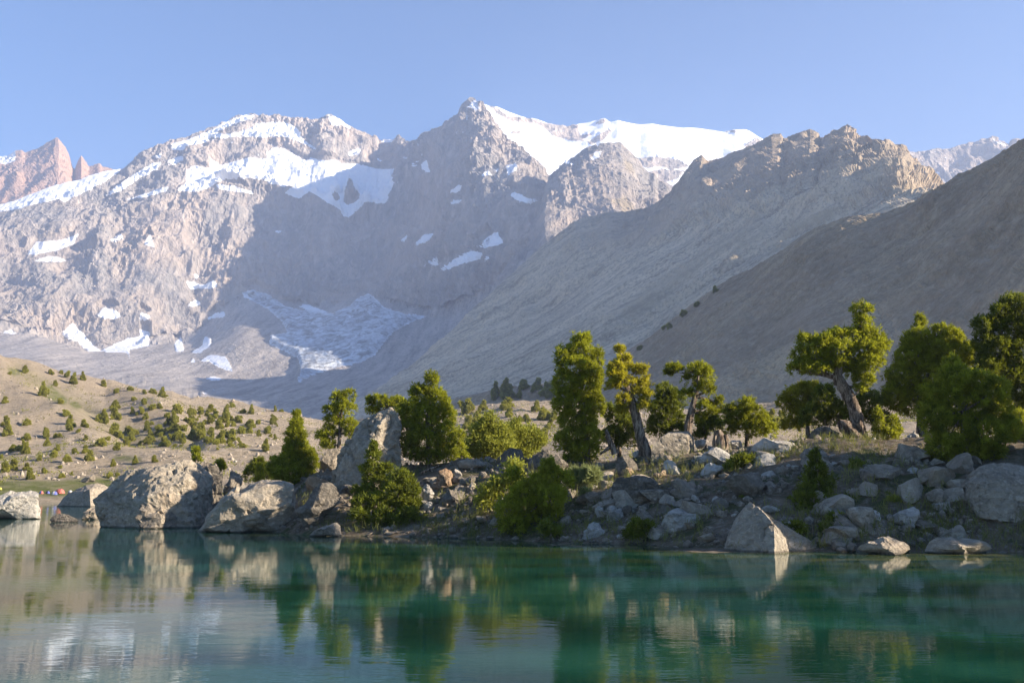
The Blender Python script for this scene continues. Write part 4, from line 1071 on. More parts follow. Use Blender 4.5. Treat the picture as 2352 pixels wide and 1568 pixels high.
def lobes_to_tufts(lobes, r, per_m2, inner=0.22, seed=0, up=0.5, lump=0.28, under=0.35, clump=0.18):
    """lobes: (centre, radii) in metres. Foliage sits in rounded pads (clumps) near the surface of the lobes; the tufts cover the pads"""
    Cs, Os, Ts = [], [], []
    for k, (c, R) in enumerate(lobes):
        a, b, h = R
        area = 4 * np.pi * (((a * b) ** 1.6 + (a * h) ** 1.6 + (b * h) ** 1.6) / 3) ** (1 / 1.6)
        rc = min(clump, 0.55 * float(min(R)))
        ncl = max(5, int(area / (1.7 * rc * rc)))
        d = unit_rand(r, ncl)
        lum = 1 + lump * (fbm(d * 1.7 + c * 0.7 + k, 2, seed + k) * 1.2)
        rad = np.where(r.random(ncl) < inner, r.uniform(0.3, 0.8, ncl), 1 - 0.2 * r.random(ncl) ** 1.5)
        P = c + d * np.maximum(R - rc * 0.8, 0.3 * R) * (rad * lum)[:, None]
        keep = np.ones(ncl, bool)
        for j, (c2, R2) in enumerate(lobes):
            if j != k: keep &= np.linalg.norm((P - c2) / R2, axis=1) > 0.6
        keep &= (d[:, 2] > -0.5) | (r.random(ncl) < under)
        P, d, rad = P[keep], d[keep], rad[keep]
        if not len(P): continue
        o = vnorm(vnorm(d / R * min(R)) + np.array([0, 0, up]))
        q = max(3, int(per_m2 * area / ncl * 1.25))
        n = len(P) * q
        u = unit_rand(r, n); oo = np.repeat(o, q, 0)
        flip = np.sum(u * oo, 1) < -0.25
        u[flip] *= -1
        size = np.repeat(rc * r.uniform(0.6, 1.35, len(P)), q)
        Q = np.repeat(P, q, 0) + u * (size * r.uniform(0.4, 1.15, n))[:, None] * np.repeat(r.uniform(0.6, 1.4, (len(P), 3)), q, 0)
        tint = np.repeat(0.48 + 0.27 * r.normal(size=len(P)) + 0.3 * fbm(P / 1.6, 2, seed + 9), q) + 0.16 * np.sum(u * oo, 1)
        tint = tint - np.repeat(np.where(rad < 0.75, 0.2, 0.0), q)  # pads inside the crown darkened: inner shade put into the tint
        Cs.append(Q); Os.append(vnorm(u * 0.7 + oo * 0.8)); Ts.append(tint)
    return np.concatenate(Cs), np.concatenate(Os), np.concatenate(Ts)


QF = np.array([[0, 1, 2, 3]])


def foliage_mesh(name, lobes, mat, seed, per_m2=26, per=12, spread=0.05, length=0.17, width=0.02, **kw):
    r = np.random.default_rng(seed)
    C, O, T = lobes_to_tufts(lobes, r, per_m2, seed=seed, **kw)
    V, t = sprays(C, O, r, per, spread, length, width, T)
    return V, QF + 4 * np.arange(len(V) // 4)[:, None], t


def tube(path, radii, sides=9, twist=0.0, rough=0.12, seed=0, flare=0.0):
    """bark tube along a polyline (world metres), resampled and knobbly"""
    path = np.array(path, float); radii = np.array(radii, float)
    s = np.concatenate([[0], np.cumsum(np.linalg.norm(np.diff(path, axis=0), axis=1))])
    n = max(6, int(s[-1] / 0.12))
    u = np.linspace(0, s[-1], n)
    P = np.stack([np.interp(u, s, path[:, i]) for i in range(3)], 1)
    for _ in range(3): P[1:-1] = (P[:-2] + 2 * P[1:-1] + P[2:]) / 4
    R = np.interp(u, s, radii) * (1 + flare * np.exp(-u / 0.25))
    tan = vnorm(np.gradient(P, axis=0))
    a = vnorm(np.cross(tan, np.array([0.0, 1.0, 0.12]))); b = np.cross(tan, a)
    th = np.linspace(0, 2 * np.pi, sides, endpoint=False)[None, :] + (twist * u)[:, None]
    rr = R[:, None] * (1 + rough * fbm(np.stack([np.cos(th) * 1.5 + 0 * R[:, None], np.sin(th) * 1.5 + 0 * R[:, None], (u * 0.9)[:, None] + 0 * th], -1) + seed, 3, seed) * 2.2)
    rr = rr * (1 + 0.16 * np.sin(th * 3 + seed))
    V = P[:, None, :] + a[:, None, :] * (np.cos(th) * rr)[..., None] + b[:, None, :] * (np.sin(th) * rr)[..., None]
    idx = np.arange(n * sides).reshape(n, sides); nx = np.roll(idx, -1, 1)
    Fc = np.stack([idx[:-1], nx[:-1], nx[1:], idx[1:]], -1).reshape(-1, 4)
    V = np.concatenate([V.reshape(-1, 3), P[:1], P[-1:]])
    cap0 = np.stack([idx[0], idx[0] * 0 + n * sides, nx[0], nx[0]], -1)
    c1 = np.stack([idx[-1], nx[-1], nx[-1] * 0 + n * sides + 1, nx[-1] * 0 + n * sides + 1], -1)
    return V, Fc


def join(parts):
    V, Fc, k = [], [], 0
    for v, f in parts:
        V.append(v); Fc.append(f + k); k += len(v)
    return np.concatenate(V), np.concatenate(Fc)


TREES = []


def tree(name, label, depth, lobes, trunk=None, T=ZD, mat=None, cat="tree", group=None, per_m2=35, per=10, limbs=True, base=None, hang=False, sc=1.0, length=0.175, width=0.0215, spread=0.05, **kw):
    """lobes: (cx, cy, rx, ry[, dy]) in picture units; trunk: [(x, y, r)...] from the foot up"""
    seed = 300 + 7 * len(TREES)
    r = random.Random(seed)
    W = []
    for lb in lobes:
        cx, cy, rx, ry = lb[:4]; dy = lb[4] if len(lb) > 4 else r.uniform(-.25, .25)
        (X, Y), (X1, Y1) = T([(cx, cy), (cx + rx, cy + ry)])
        dep = depth + dy
        m = dep * 0.99 / F
        a, h = (X1 - X) * m, (Y1 - Y) * m
        W.append((pix(X, Y, dep), np.array([a, (a * 0.75 + h * 0.15 + 0.1 * min(a, h)), h])))
    # foot
    if trunk is None:
        low = max(W, key=lambda w: -w[0][2] + w[1][2])
        fx, fy = float(np.mean([w[0][0] for w in W[:3]])), depth
        g = gz(fx, fy) if not hang else min(w[0][2] - w[1][2] for w in W) + 0.1
        top = max(w[0][2] + w[1][2] for w in W)
        tp = [(fx, fy, g - 0.2), (fx + 0.05, fy, g + (top - g) * 0.45), (fx, fy, g + (top - g) * 0.8)]
        tr = [0.05 * (top - g) ** 0.8 + .02, 0.03 * (top - g) ** 0.8, 0.015]
    else:
        pts = T([(p[0], p[1]) for p in trunk])
        (X0, _), (X1, _) = T([(0, 0), (1, 0)])
        m = depth * 0.99 / F
        tp = [tuple(pix(x, y, depth)) for x, y in pts]
        tr = [p[2] * (X1 - X0) * m for p in trunk]
        g = gz(tp[0][0], depth)
        tp = [(tp[0][0] + (tp[0][0] - tp[1][0]) * 0.15, depth, min(g, tp[0][2]) - 0.25)] + tp
        tr = [tr[0] * 1.1] + tr
    foot = Vector((tp[0][0], tp[0][1], max(g, 0.0)))
    e = bpy.data.objects.new(name, None); e.location = foot; e.empty_display_size = 0.3
    scene.collection.objects.link(e)
    e["label"] = label; e["category"] = cat
    if group: e["group"] = group
    f = np.array(foot)
    tb = [tube(np.array(tp) - f, tr, sides=13 if trunk else 9, twist=1.2 if trunk else 0.3, seed=seed, rough=0.26 if trunk else 0.12, flare=0.3 if trunk else 0.2)]
    put("trunk", mesh_of("trunk", *join(tb), BARK, True), parent=e)
    if limbs:
        tpa = np.array(tp)
        for c, R in W:
            k = int(np.argmin(np.linalg.norm(tpa[1:] - c, axis=1) + 0.5 * np.maximum(0, tpa[1:, 2] - c[2]))) + 1
            s0 = tpa[k]
            if np.linalg.norm(c - s0) < 0.25: continue
            mid = (s0 + c) / 2 + np.array([r.uniform(-.1, .1), r.uniform(-.1, .1), r.uniform(-.12, .05)])
            r0 = min(tr[k] * 0.6, 0.07 + 0.02 * np.linalg.norm(c - s0))
            put("limb", mesh_of("limb", *tube(np.array([s0, mid, c]) - f, [r0, r0 * .7, r0 * .3], 6, 0.5, 0.1, seed), BARK, True), parent=e)
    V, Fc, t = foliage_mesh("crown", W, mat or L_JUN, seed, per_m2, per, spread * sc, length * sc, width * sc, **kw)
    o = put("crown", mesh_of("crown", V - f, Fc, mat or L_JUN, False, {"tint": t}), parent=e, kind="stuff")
    TREES.append(e)
    return e


# ---- left of the tall boulder
tree("juniper", "dense conical juniper between the boulders", 58, [(415, 440, 34, 44), (415, 520, 62, 66), (408, 620, 92, 84), (410, 720, 122, 92), (400, 820, 152, 98), (390, 915, 180, 92), (380, 985, 165, 56), (250, 870, 80, 100), (520, 830, 72, 120)], T=Z6, lump=0.12, under=0.8, clump=0.15, per_m2=48)
tree("juniper_bush", "dark low juniper left of the conical one", 60, [(110, 860, 75, 70), (50, 920, 70, 70), (170, 930, 60, 60)], T=Z6, mat=L_JUND, cat="bush")
tree("juniper_bush", "small bright shrub beside the conical juniper", 56.5, [(110, 890, 30, 45), (95, 960, 60, 60)], T=Z6, mat=L_JUNY, cat="bush")
tree("juniper", "open crowned juniper with a bare lit trunk", 63, [(850, 285, 60, 55), (760, 310, 75, 60), (800, 390, 110, 60), (700, 400, 70, 55), (720, 490, 90, 60), (840, 520, 90, 60), (680, 590, 85, 60), (860, 600, 70, 70), (620, 620, 50, 50), (670, 680, 80, 50)], trunk=[(765, 760, 22), (768, 690, 17), (772, 600, 15), (775, 480, 12), (800, 330, 7)], T=Z6)
tree("juniper", "flat topped juniper behind the tall boulder", 64, [(1100, 310, 65, 40), (1030, 350, 40, 30), (1160, 360, 90, 45), (1050, 410, 70, 40), (1240, 340, 70, 50), (1300, 400, 80, 80), (1010, 310, 22, 20)], trunk=[(1230, 900, 20), (1235, 620, 16), (1230, 460, 13), (1180, 380, 8)], T=Z6)
tree("juniper", "big bushy juniper right of the tall boulder", 55, [(1520, 160, 65, 75), (1440, 280, 100, 100), (1560, 330, 120, 120), (1360, 420, 120, 120), (1620, 450, 110, 130), (1480, 480, 150, 130), (1330, 580, 95, 130), (1640, 620, 100, 130), (1480, 660, 150, 130), (1650, 760, 105, 90), (1500, 780, 130, 60), (1350, 720, 90, 90)], trunk=[(1500, 880, 26), (1500, 780, 22), (1490, 560, 16), (1510, 260, 8)], T=Z6, lump=0.24, under=0.7)
tree("juniper", "narrow juniper behind the big bushy one", 60, [(1740, 620, 55, 70), (1750, 720, 58, 90), (1770, 780, 50, 40)], T=Z6)
tree("shrub", "dark slender shrub before the tall boulder", 50, [(1050, 700, 25, 50), (1050, 790, 75, 70), (1030, 900, 105, 80), (1060, 1010, 130, 90), (1150, 880, 60, 50), (980, 1070, 110, 80)], T=Z6, mat=L_JUND, cat="shrub")
tree("shrub", "bluish green shrub spreading by the shore", 49, [(1270, 960, 110, 70), (1360, 1050, 90, 90), (1230, 1090, 120, 100), (1100, 1160, 130, 90), (960, 1180, 100, 90), (1330, 1180, 110, 90)], T=Z6, mat=L_JUND, cat="shrub")
tree("shrub", "dark undergrowth shrub overhanging the left shore", 48, [(930, 1265, 85, 60), (1030, 1320, 60, 45), (1120, 1270, 80, 70), (1230, 1310, 85, 60), (1330, 1270, 90, 80), (1420, 1300, 60, 50)], T=Z6, mat=L_JUND, cat="shrub")
tree("willow", "pale yellow green willow bush behind the ledge", 62, [(1990, 500, 60, 60), (1950, 580, 100, 70), (2070, 600, 100, 80), (1900, 670, 90, 70), (2020, 690, 140, 90), (1960, 760, 120, 60), (2120, 690, 60, 80), (1850, 730, 50, 70)], T=Z6, mat=L_WIL, cat="bush", width=0.04, length=0.17, per_m2=18, per=11, spread=0.16, up=0.8)
tree("willow", "smaller willow behind the dark square block", 63, [(2200, 530, 40, 45), (2230, 600, 90, 60), (2330, 600, 70, 50), (2180, 660, 80, 60), (2300, 690, 90, 70), (2390, 660, 60, 70), (2260, 760, 90, 50)], T=Z6, mat=L_WIL, cat="bush", width=0.04, length=0.17, per_m2=15, per=11, spread=0.16, up=0.8)
tree("shrub", "feathery yellow shrub above the dark shore juniper", 46.5, [(2200, 890, 55, 45), (2190, 980, 80, 60), (2080, 1010, 70, 60), (2000, 1080, 80, 60), (1960, 1160, 70, 60)], T=Z6, mat=L_WIL, cat="shrub", width=0.035, per_m2=14, spread=0.16, up=0.9)
tree("juniper_bush", "dark juniper shrub with a sunlit right side by the shore", 44, [(400, 1000, 70, 70), (380, 1060, 100, 80), (470, 1100, 95, 90), (300, 1130, 110, 90), (200, 1170, 90, 90), (150, 1060, 70, 70), (400, 1200, 120, 90), (250, 1270, 130, 90), (120, 1280, 110, 90), (330, 1340, 110, 80), (150, 1390, 110, 70), (430, 1300, 60, 60)], T=Z7, mat=L_JUN, cat="shrub")
tree("herb_clump", "pale grey green herb clump under the tall juniper", 46.5, [(580, 1050, 60, 40), (660, 1040, 70, 40), (620, 1090, 90, 40), (700, 1070, 50, 40)], T=Z7, mat=L_SAGE, cat="plant", up=1.4, length=0.3, width=0.022, limbs=False)
tree("herb_clump", "bright upright herb on the left of the broad slab", 45, [(630, 1170, 35, 30), (630, 1220, 40, 30)], T=Z7, mat=L_SAGE, cat="plant", up=1.4, length=0.25, limbs=False)
# ---- central group
tree("juniper", "tall columnar juniper in the centre", 52, [(610, 130, 75, 50), (600, 210, 105, 80), (480, 240, 60, 70), (720, 260, 45, 70), (560, 310, 130, 80), (690, 370, 75, 90), (500, 420, 95, 100), (640, 450, 110, 90), (480, 550, 75, 110), (600, 580, 120, 100), (700, 570, 70, 90), (520, 690, 75, 80), (640, 680, 80, 70), (560, 780, 120, 70), (660, 790, 100, 80), (480, 820, 80, 70), (620, 890, 120, 80), (550, 940, 70, 40)], trunk=[(640, 960, 24), (640, 840, 20), (620, 600, 16), (600, 300, 10)], T=Z7, lump=0.22, under=0.7)
tree("juniper", "gaunt juniper with a thick twisted trunk and sparse crown", 50.5, [(868, 200, 34, 26), (890, 265, 60, 38), (850, 320, 60, 40), (1000, 335, 55, 34), (930, 330, 50, 40), (820, 370, 55, 40), (880, 400, 70, 45), (960, 430, 70, 50), (1040, 430, 45, 50), (1000, 500, 70, 50), (1050, 530, 55, 70), (830, 440, 60, 40), (890, 540, 60, 50), (880, 600, 50, 40), (1030, 590, 60, 50)], clump=0.22, trunk=[(1040, 890, 38), (1008, 800, 31), (978, 690, 29), (955, 570, 27), (925, 490, 20), (895, 380, 13), (880, 240, 7)], T=Z7, mat=L_JUNY, lump=0.3)
tree("juniper", "juniper with a crooked trunk and round top above the flat faced boulder", 53, [(1235, 325, 52, 28), (1200, 350, 32, 20), (1390, 330, 95, 45), (1450, 380, 65, 60), (1360, 400, 70, 50), (1430, 450, 70, 50), (1480, 480, 40, 40), (1310, 500, 50, 35), (1540, 560, 40, 45), (1450, 590, 80, 50), (1500, 630, 60, 50), (1420, 650, 50, 40)], clump=0.22, trunk=[(1328, 790, 26), (1325, 720, 26), (1345, 620, 20), (1375, 520, 18), (1395, 430, 12), (1390, 350, 8)], T=Z7, lump=0.3)
tree("juniper_bush", "dark juniper thicket between the two twisted trunks", 57, [(1180, 500, 80, 60), (1230, 560, 100, 70), (1130, 590, 70, 70), (1200, 660, 110, 70), (1120, 720, 90, 90), (1250, 740, 80, 60), (1160, 460, 50, 40)], T=Z7, mat=L_JUND, cat="bush")
tree("juniper_bush", "dark juniper thicket behind the gaunt trunk", 57, [(850, 640, 80, 70), (900, 720, 110, 90), (830, 780, 90, 80), (920, 810, 110, 60), (780, 620, 50, 60)], T=Z7, mat=L_JUND, cat="bush")
tree("juniper_bush", "rounded juniper right of the crooked trunk", 56, [(1720, 580, 70, 60), (1770, 640, 80, 70), (1660, 640, 90, 70), (1610, 620, 50, 50), (1600, 710, 80, 70), (1720, 720, 110, 80), (1820, 710, 80, 80), (1880, 740, 50, 60)], T=Z7, cat="bush")
tree("juniper_bush", "low dark growth under the crooked trunk", 55, [(1430, 720, 70, 60), (1480, 690, 70, 50), (1400, 780, 60, 40)], T=Z7, mat=L_JUND, cat="bush")
# ---- right group
tree("juniper", "leaning wind bent juniper with a bare silver trunk", 48.5, [(380, 290, 55, 40), (350, 370, 65, 55), (320, 450, 45, 40), (470, 300, 90, 45), (440, 380, 95, 55), (430, 450, 90, 35), (550, 260, 70, 35), (560, 340, 90, 60), (630, 250, 40, 30), (560, 420, 90, 40), (680, 125, 65, 38), (685, 190, 62, 50), (720, 260, 75, 60), (700, 330, 85, 60), (770, 330, 65, 70), (720, 410, 95, 50), (650, 460, 80, 45), (700, 510, 60, 40), (670, 560, 35, 30)],
     trunk=[(690, 860, 40), (672, 780, 34), (655, 700, 34), (625, 620, 32), (590, 555, 30), (550, 500, 30), (560, 430, 18), (640, 330, 12), (680, 180, 7)], T=Z8, lump=0.26, per_m2=52, clump=0.22)
tree("juniper", "twin topped dark juniper behind the round bush", 52, [(998, 190, 28, 50), (990, 270, 75, 70), (940, 310, 50, 60), (1120, 240, 55, 50), (1180, 280, 60, 60), (1080, 340, 90, 80), (960, 390, 110, 90), (1190, 370, 100, 80), (1260, 340, 40, 50), (900, 500, 100, 90), (1040, 480, 110, 90), (860, 600, 75, 80), (960, 620, 110, 90), (1060, 590, 80, 90), (1240, 410, 50, 50), (1120, 430, 80, 60)], T=Z8, lump=0.22, under=0.8)
tree("juniper", "large round juniper bush near the right edge", 41, [(1170, 410, 50, 40), (1180, 480, 100, 70), (1300, 520, 120, 80), (1400, 560, 90, 80), (1120, 580, 110, 90), (1260, 640, 150, 110), (1420, 680, 85, 90), (1080, 710, 95, 90), (1200, 780, 140, 110), (1350, 800, 130, 100), (1130, 860, 100, 90), (1280, 890, 130, 70), (1480, 780, 70, 90), (1400, 900, 80, 60)], T=Z8, lump=0.2, under=0.8)
tree("juniper", "tall dark juniper cut by the right edge", 50, [(1520, 90, 90, 60), (1440, 130, 60, 50), (1360, 200, 75, 60), (1480, 220, 110, 90), (1600, 200, 110, 110), (1350, 290, 70, 70), (1420, 350, 110, 90), (1560, 380, 130, 110), (1380, 440, 90, 70), (1480, 500, 120, 90), (1600, 560, 120, 110), (1500, 620, 80, 60)], T=Z8, mat=L_JUND, lump=0.2, under=0.8)
tree("juniper_bush", "bush half hidden by the round juniper at the right edge", 43, [(1540, 740, 60, 70), (1600, 820, 90, 90), (1520, 850, 60, 60)], T=Z8, cat="bush")
tree("juniper", "yellowish open juniper behind the leaning one", 54, [(380, 545, 70, 30), (320, 580, 70, 40), (420, 580, 60, 40), (270, 630, 60, 40), (380, 640, 70, 40), (330, 690, 80, 50), (300, 750, 60, 50)], T=Z8, mat=L_JUNY, lump=0.3)
tree("juniper_bush", "dark juniper mass under the leaning crown", 52, [(470, 640, 80, 80), (430, 720, 90, 80), (540, 690, 80, 90), (600, 720, 60, 80), (480, 570, 60, 50), (720, 640, 80, 90), (760, 720, 70, 70)], T=Z8, mat=L_JUND, cat="bush")
tree("juniper_bush", "small pointed juniper beside the leaning trunk", 48, [(772, 700, 22, 40), (780, 760, 40, 45), (850, 750, 35, 45), (820, 810, 75, 40), (870, 800, 35, 40)], T=Z8, cat="bush")
tree("juniper_bush", "dark conical young juniper on the shaded slope", 39.5, [(425, 930, 26, 44), (428, 1000, 62, 66), (428, 1080, 95, 78), (420, 1165, 130, 85), (425, 1240, 145, 66)], T=Z8, mat=L_JUND, cat="bush")
tree("shrub", "dark grey shrub on the slope below the leaning tree", 42, [(640, 990, 60, 50), (700, 1010, 50, 40), (610, 1030, 40, 30)], T=Z8, mat=L_JUND, cat="shrub")
tree("shrub", "low dark shrub beside the bright plant", 39, [(700, 1150, 70, 50), (780, 1170, 60, 50), (620, 1180, 60, 50)], T=Z8, mat=L_JUND, cat="shrub")
tree("herb_clump", "bright yellow green plant on the shaded slope", 38.5, [(890, 1180, 35, 30), (930, 1175, 30, 32), (840, 1190, 14, 28)], T=Z8, mat=L_WIL, cat="plant", up=1.8, length=0.26, limbs=False, per_m2=40)
tree("herb_clump", "low green clump on the crest by the bright boulder", 44.8, [(20, 950, 60, 40), (80, 960, 60, 40), (330, 960, 50, 30)], T=Z8, mat=L_JUND, cat="plant", limbs=False)
tree("shrub", "green low shrub at the shore beside the pyramid rock", 37.2, [(600, 1320, 60, 40), (660, 1300, 50, 50), (560, 1280, 60, 40)], T=Z8, mat=L_JUND, cat="shrub")
for lab, dep, T_, lob in [("low dark shrub on the crest right of the pale rounded rock", 45.5, Z7, [(1640, 985, 70, 45), (1720, 960, 60, 42), (1600, 1010, 40, 30)]), ("dark shrub spreading at the right shore", 37.6, Z8, [(1440, 1270, 80, 45), (1340, 1300, 80, 36), (1530, 1250, 70, 50)]),
                             ("dark green low shrub below the rounded dark rock", 40.3, Z7, [(1330, 1380, 80, 50), (1230, 1420, 70, 36), (1420, 1400, 70, 40)]), ("dark green growth right of the brownish shore rock", 40.2, Z7, [(1000, 1390, 80, 45), (950, 1440, 60, 30), (1080, 1420, 70, 40)]),
                             ("dark tuft beside the rounded shore stone", 42, Z7, [(420, 1430, 60, 36), (370, 1400, 50, 40)]), ("dark tuft between pyramid rock and young juniper", 37, Z8, [(320, 1320, 60, 36), (500, 1320, 55, 36)]), ("low shrub under the large dark boulder", 41.3, Z7, [(1700, 1230, 70, 36), (1800, 1210, 60, 32)])]:
    tree("shrub", lab, dep, lob, T=T_, mat=L_JUND, cat="shrub", limbs=False)
# ---- just right of the picture: the bank goes on with taller junipers, which shade the shore
for k, (x, y, hgt, wd) in enumerate([(40, 33.6, 13, 4.4), (46, 32, 13, 4.4), (34, 33.6, 11.5, 3.6), (29, 34, 7.5, 2.6), (52, 31, 13.5, 4.4), (37, 31.5, 9, 3.6)]):
    r_ = random.Random(k + 40)
    g = gz(x, y)
    lob = []
    for j in range(9):
        f_ = j / 8
        lob.append((np.array([x + r_.uniform(-.5, .5), y + r_.uniform(-.5, .5), g + 0.8 + f_ * (hgt - 1.4)]), np.array([1, 1, 1.0]) * (wd * 0.62 * (1 - 0.55 * f_ ** 1.5))))
    e = bpy.data.objects.new("juniper", None); e.location = (x, y, g); scene.collection.objects.link(e)
    e["label"] = "tall juniper on the bank beyond the right edge"; e["category"] = "tree"; e["group"] = "junipers beyond the right edge"
    V, Fc, t = foliage_mesh("crown", lob, L_JUND, 800 + k, 9, 7, 0.15, 0.45, 0.085, clump=0.4)
    put("crown", mesh_of("crown", V - np.array([x, y, g]), Fc, L_JUND, False, {"tint": t}), parent=e, kind="stuff")
    put("trunk", mesh_of("trunk", *tube([(0, 0, -.2), (0.1, 0, hgt * .5), (0, 0, hgt * .85)], [.28, .18, .05], seed=k), BARK, True), parent=e)

# ---- dead wood
def deadwood(name, label, cat, pts, T, depth, twist=1.0, forks=(), sides=10, rough=0.25):
    P = T([(p[0], p[1]) for p in pts]); (a0, _), (a1, _) = T([(0, 0), (1, 0)])
    m = depth * .99 / F
    W = [pix(x, y, depth) for x, y in P]
    f = W[0].copy()
    e = bpy.data.objects.new(name, None); e.location = f; scene.collection.objects.link(e)
    e["label"] = label; e["category"] = cat
    put("trunk", mesh_of("trunk", *tube(np.array(W) - f, [p[2] * (a1 - a0) * m for p in pts], sides, twist, rough, len(label)), BARK, True), parent=e)
    for fk in forks:
        Q = T([(p[0], p[1]) for p in fk])
        V = [pix(x, y, depth - 0.1 * i) for i, (x, y) in enumerate(Q)]
        put("limb", mesh_of("limb", *tube(np.array(V) - f, [p[2] * (a1 - a0) * m for p in fk], 8, twist, rough, len(fk)), BARK, True), parent=e)


deadwood("dead_snag", "bare forked dead snag beside the tall juniper", "snag", [(838, 905, 26), (815, 850, 20), (790, 800, 16), (775, 740, 7)], Z7, 51, 1.5, [[(815, 850, 14), (770, 880, 10), (735, 910, 5)], [(790, 810, 10), (765, 790, 4)]])
deadwood("tree_stump", "ribbed weathered stump on the crest", "stump", [(1550, 890, 52), (1548, 840, 46), (1540, 790, 38), (1530, 745, 24)], Z7, 49.3, 0.8, [[(1575, 870, 20), (1585, 810, 18), (1580, 775, 8)], [(1510, 880, 18), (1505, 820, 14), (1510, 780, 8)]], 12, 0.35)
deadwood("root_burl", "twisted silver root mass at the foot of the leaning juniper", "root", [(700, 870, 34), (650, 820, 44), (610, 780, 40), (580, 745, 30), (555, 735, 14)], Z8, 48.1, 2.5, [[(640, 850, 20), (590, 800, 20), (560, 770, 10)], [(690, 850, 24), (690, 790, 22), (660, 740, 16)]], 12, 0.35)
deadwood("fallen_branch", "reddish fallen branch under the central juniper", "branch", [(1440, 925, 10), (1490, 895, 12), (1540, 880, 11), (1600, 855, 6)], Z6, 53, 0.6, [[(1490, 895, 7), (1530, 910, 5), (1570, 900, 3)]])
# ------------------------------------------------------------------ junipers dotted over the far slopes
bush_protos = []
for k in range(9):
    r_ = np.random.default_rng(600 + k)
    lob = []
    tall = [0.8, 1.0, 1.3, 0.7, 1.6, 0.9, 1.1, 2.0, 0.75][k]
    nl = 7 + k % 4
    for j in range(nl):
        f_ = j / nl
        lob.append((np.array([r_.uniform(-.42, .42) * (1 - .6 * f_), r_.uniform(-.42, .42) * (1 - .6 * f_), (0.16 + 0.75 * f_ * tall)]), np.array([0.30, 0.30, 0.24 + 0.1 * tall]) * (1.0 - 0.35 * f_) * r_.uniform(.6, 1.15)))
    V, Fc, t = foliage_mesh("crown", lob, L_HILL, 620 + k, 90, 6, 0.04, 0.15, 0.035, lump=0.4, clump=0.10)
    tv, tf = tube([(0, 0, -.2), (0, 0, .5 * tall)], [.05, .02], 5, 0, 0.05, k)
    bush_protos.append(mesh_of("juniper_bush", V, Fc, L_HILL, False, {"tint": t}))

bcount = 0


def far_bush(px, py, wpx, label, group, bvh, kind=None, rnd=None):
    """a juniper whose foot shows at (px, py) and which is wpx picture units wide"""
    global bcount
    h = hit(px, py, bvh)
    if h is None: return
    r_ = rnd or random
    s = wpx * 1.15 * h[1] / F
    kd = kind if kind is not None else r_.randrange(9)
    if group: label = ("squat", "rounded", "upright", "low", "pointed", "broad", "ragged", "columnar", "spreading")[kd] + " " + label
    o = put("juniper_bush", bush_protos[kd], (h[0], h[1], h[2] - 0.05 * s), label=label, category="bush", group=group)
    o.scale = (s, s, s * r_.uniform(.85, 1.2)); o.rotation_euler = (0, 0, r_.uniform(0, 6.28))
    bcount += 1


rb = random.Random(21)
spots = [(40, 350, 40), (45, 540, 50), (55, 615, 55), (20, 620, 30), (225, 530, 50), (220, 650, 50), (370, 580, 35), (375, 632, 48), (450, 635, 35), (480, 632, 40), (540, 450, 45), (575, 525, 45), (570, 575, 55), (605, 545, 30), (685, 545, 45), (645, 590, 30), (100, 745, 50), (160, 735, 45), (190, 735, 40), (215, 765, 50), (10, 800, 30), (385, 700, 40), (435, 770, 40), (455, 795, 50), (470, 740, 35), (605, 765, 45), (700, 655, 30), (700, 755, 40), (825, 700, 55), (890, 655, 40), (550, 830, 45), (320, 820, 35), (495, 880, 30), (45, 915, 60), (105, 895, 60), (215, 895, 40), (365, 920, 40), (730, 820, 50), (925, 865, 35), (895, 960, 40), (955, 945, 28), (585, 940, 20), (955, 735, 50), (1105, 845, 35), (1265, 835, 40), (930, 610, 70), (960, 630, 60), (1050, 600, 60), (1205, 575, 45), (1325, 605, 45), (1460, 645, 65), (1355, 700, 65), (1210, 690, 50), (1240, 670, 50), (1070, 660, 60), (1030, 690, 50), (1110, 610, 40), (820, 500, 55), (850, 515, 50), (945, 480, 60), (955, 400, 60), (1195, 480, 40), (1085, 435, 30), (350, 290, 50), (385, 280, 45), (480, 350, 45), (90, 120, 30), (210, 100, 45), (455, 210, 40), (555, 135, 40), (605, 190, 45), (675, 160, 35), (500, 110, 30), (420, 115, 40), (850, 215, 40), (1060, 245, 40), (960, 265, 40), (1550, 530, 55), (1570, 650, 70), (1650, 640, 60), (1710, 520, 60), (1800, 560, 60), (1460, 435, 70), (1575, 440, 50), (1645, 440, 45), (1730, 420, 50), (1850, 510, 60), (1950, 510, 40), (2040, 540, 40), (1990, 600, 60), (1900, 640, 70), (1810, 670, 60), (1700, 680, 60), (2190, 600, 45), (2180, 740, 40), (2120, 620, 30), (2240, 500, 40), (2310, 420, 30), (1180, 270, 35), (1250, 270, 40), (1330, 300, 45), (1100, 330, 40), (1260, 400, 50), (1300, 390, 40), (1180, 360, 40), (1380, 460, 40), (2000, 430, 40), (2060, 440, 35), (1900, 380, 35)]
HX = lambda x, y: (x * .2803, 827.9 + y * .2803)
for x, y, w in spots:
    X, Y = HX(x, y)
    if y < 300: lab, grp = "juniper bush along the far hill crest", "junipers on the hill crest"
    elif x < 780: lab, grp = "juniper bush on the bare scree fan at far left", "junipers on the scree fan"
    elif y > 690: lab, grp = "juniper bush on the lower valley floor across the bay", "junipers on the valley floor"
    else: lab, grp = "juniper bush on the stony hillside above the valley floor", "junipers on the hillside"
    far_bush(X, Y, w * .2803 * 1.05, lab, grp, BVH_H, None, rb)
for x, y, w, k, lab in [(245, 975, 55, 4, "columnar green juniper standing alone near the meadow"), (505, 960, 40, 0, "round dark juniper standing alone near the meadow")]:
    X, Y = HX(x, y); far_bush(X, Y, w * .2803, lab, None, BVH_H, k, rb)
n = 0
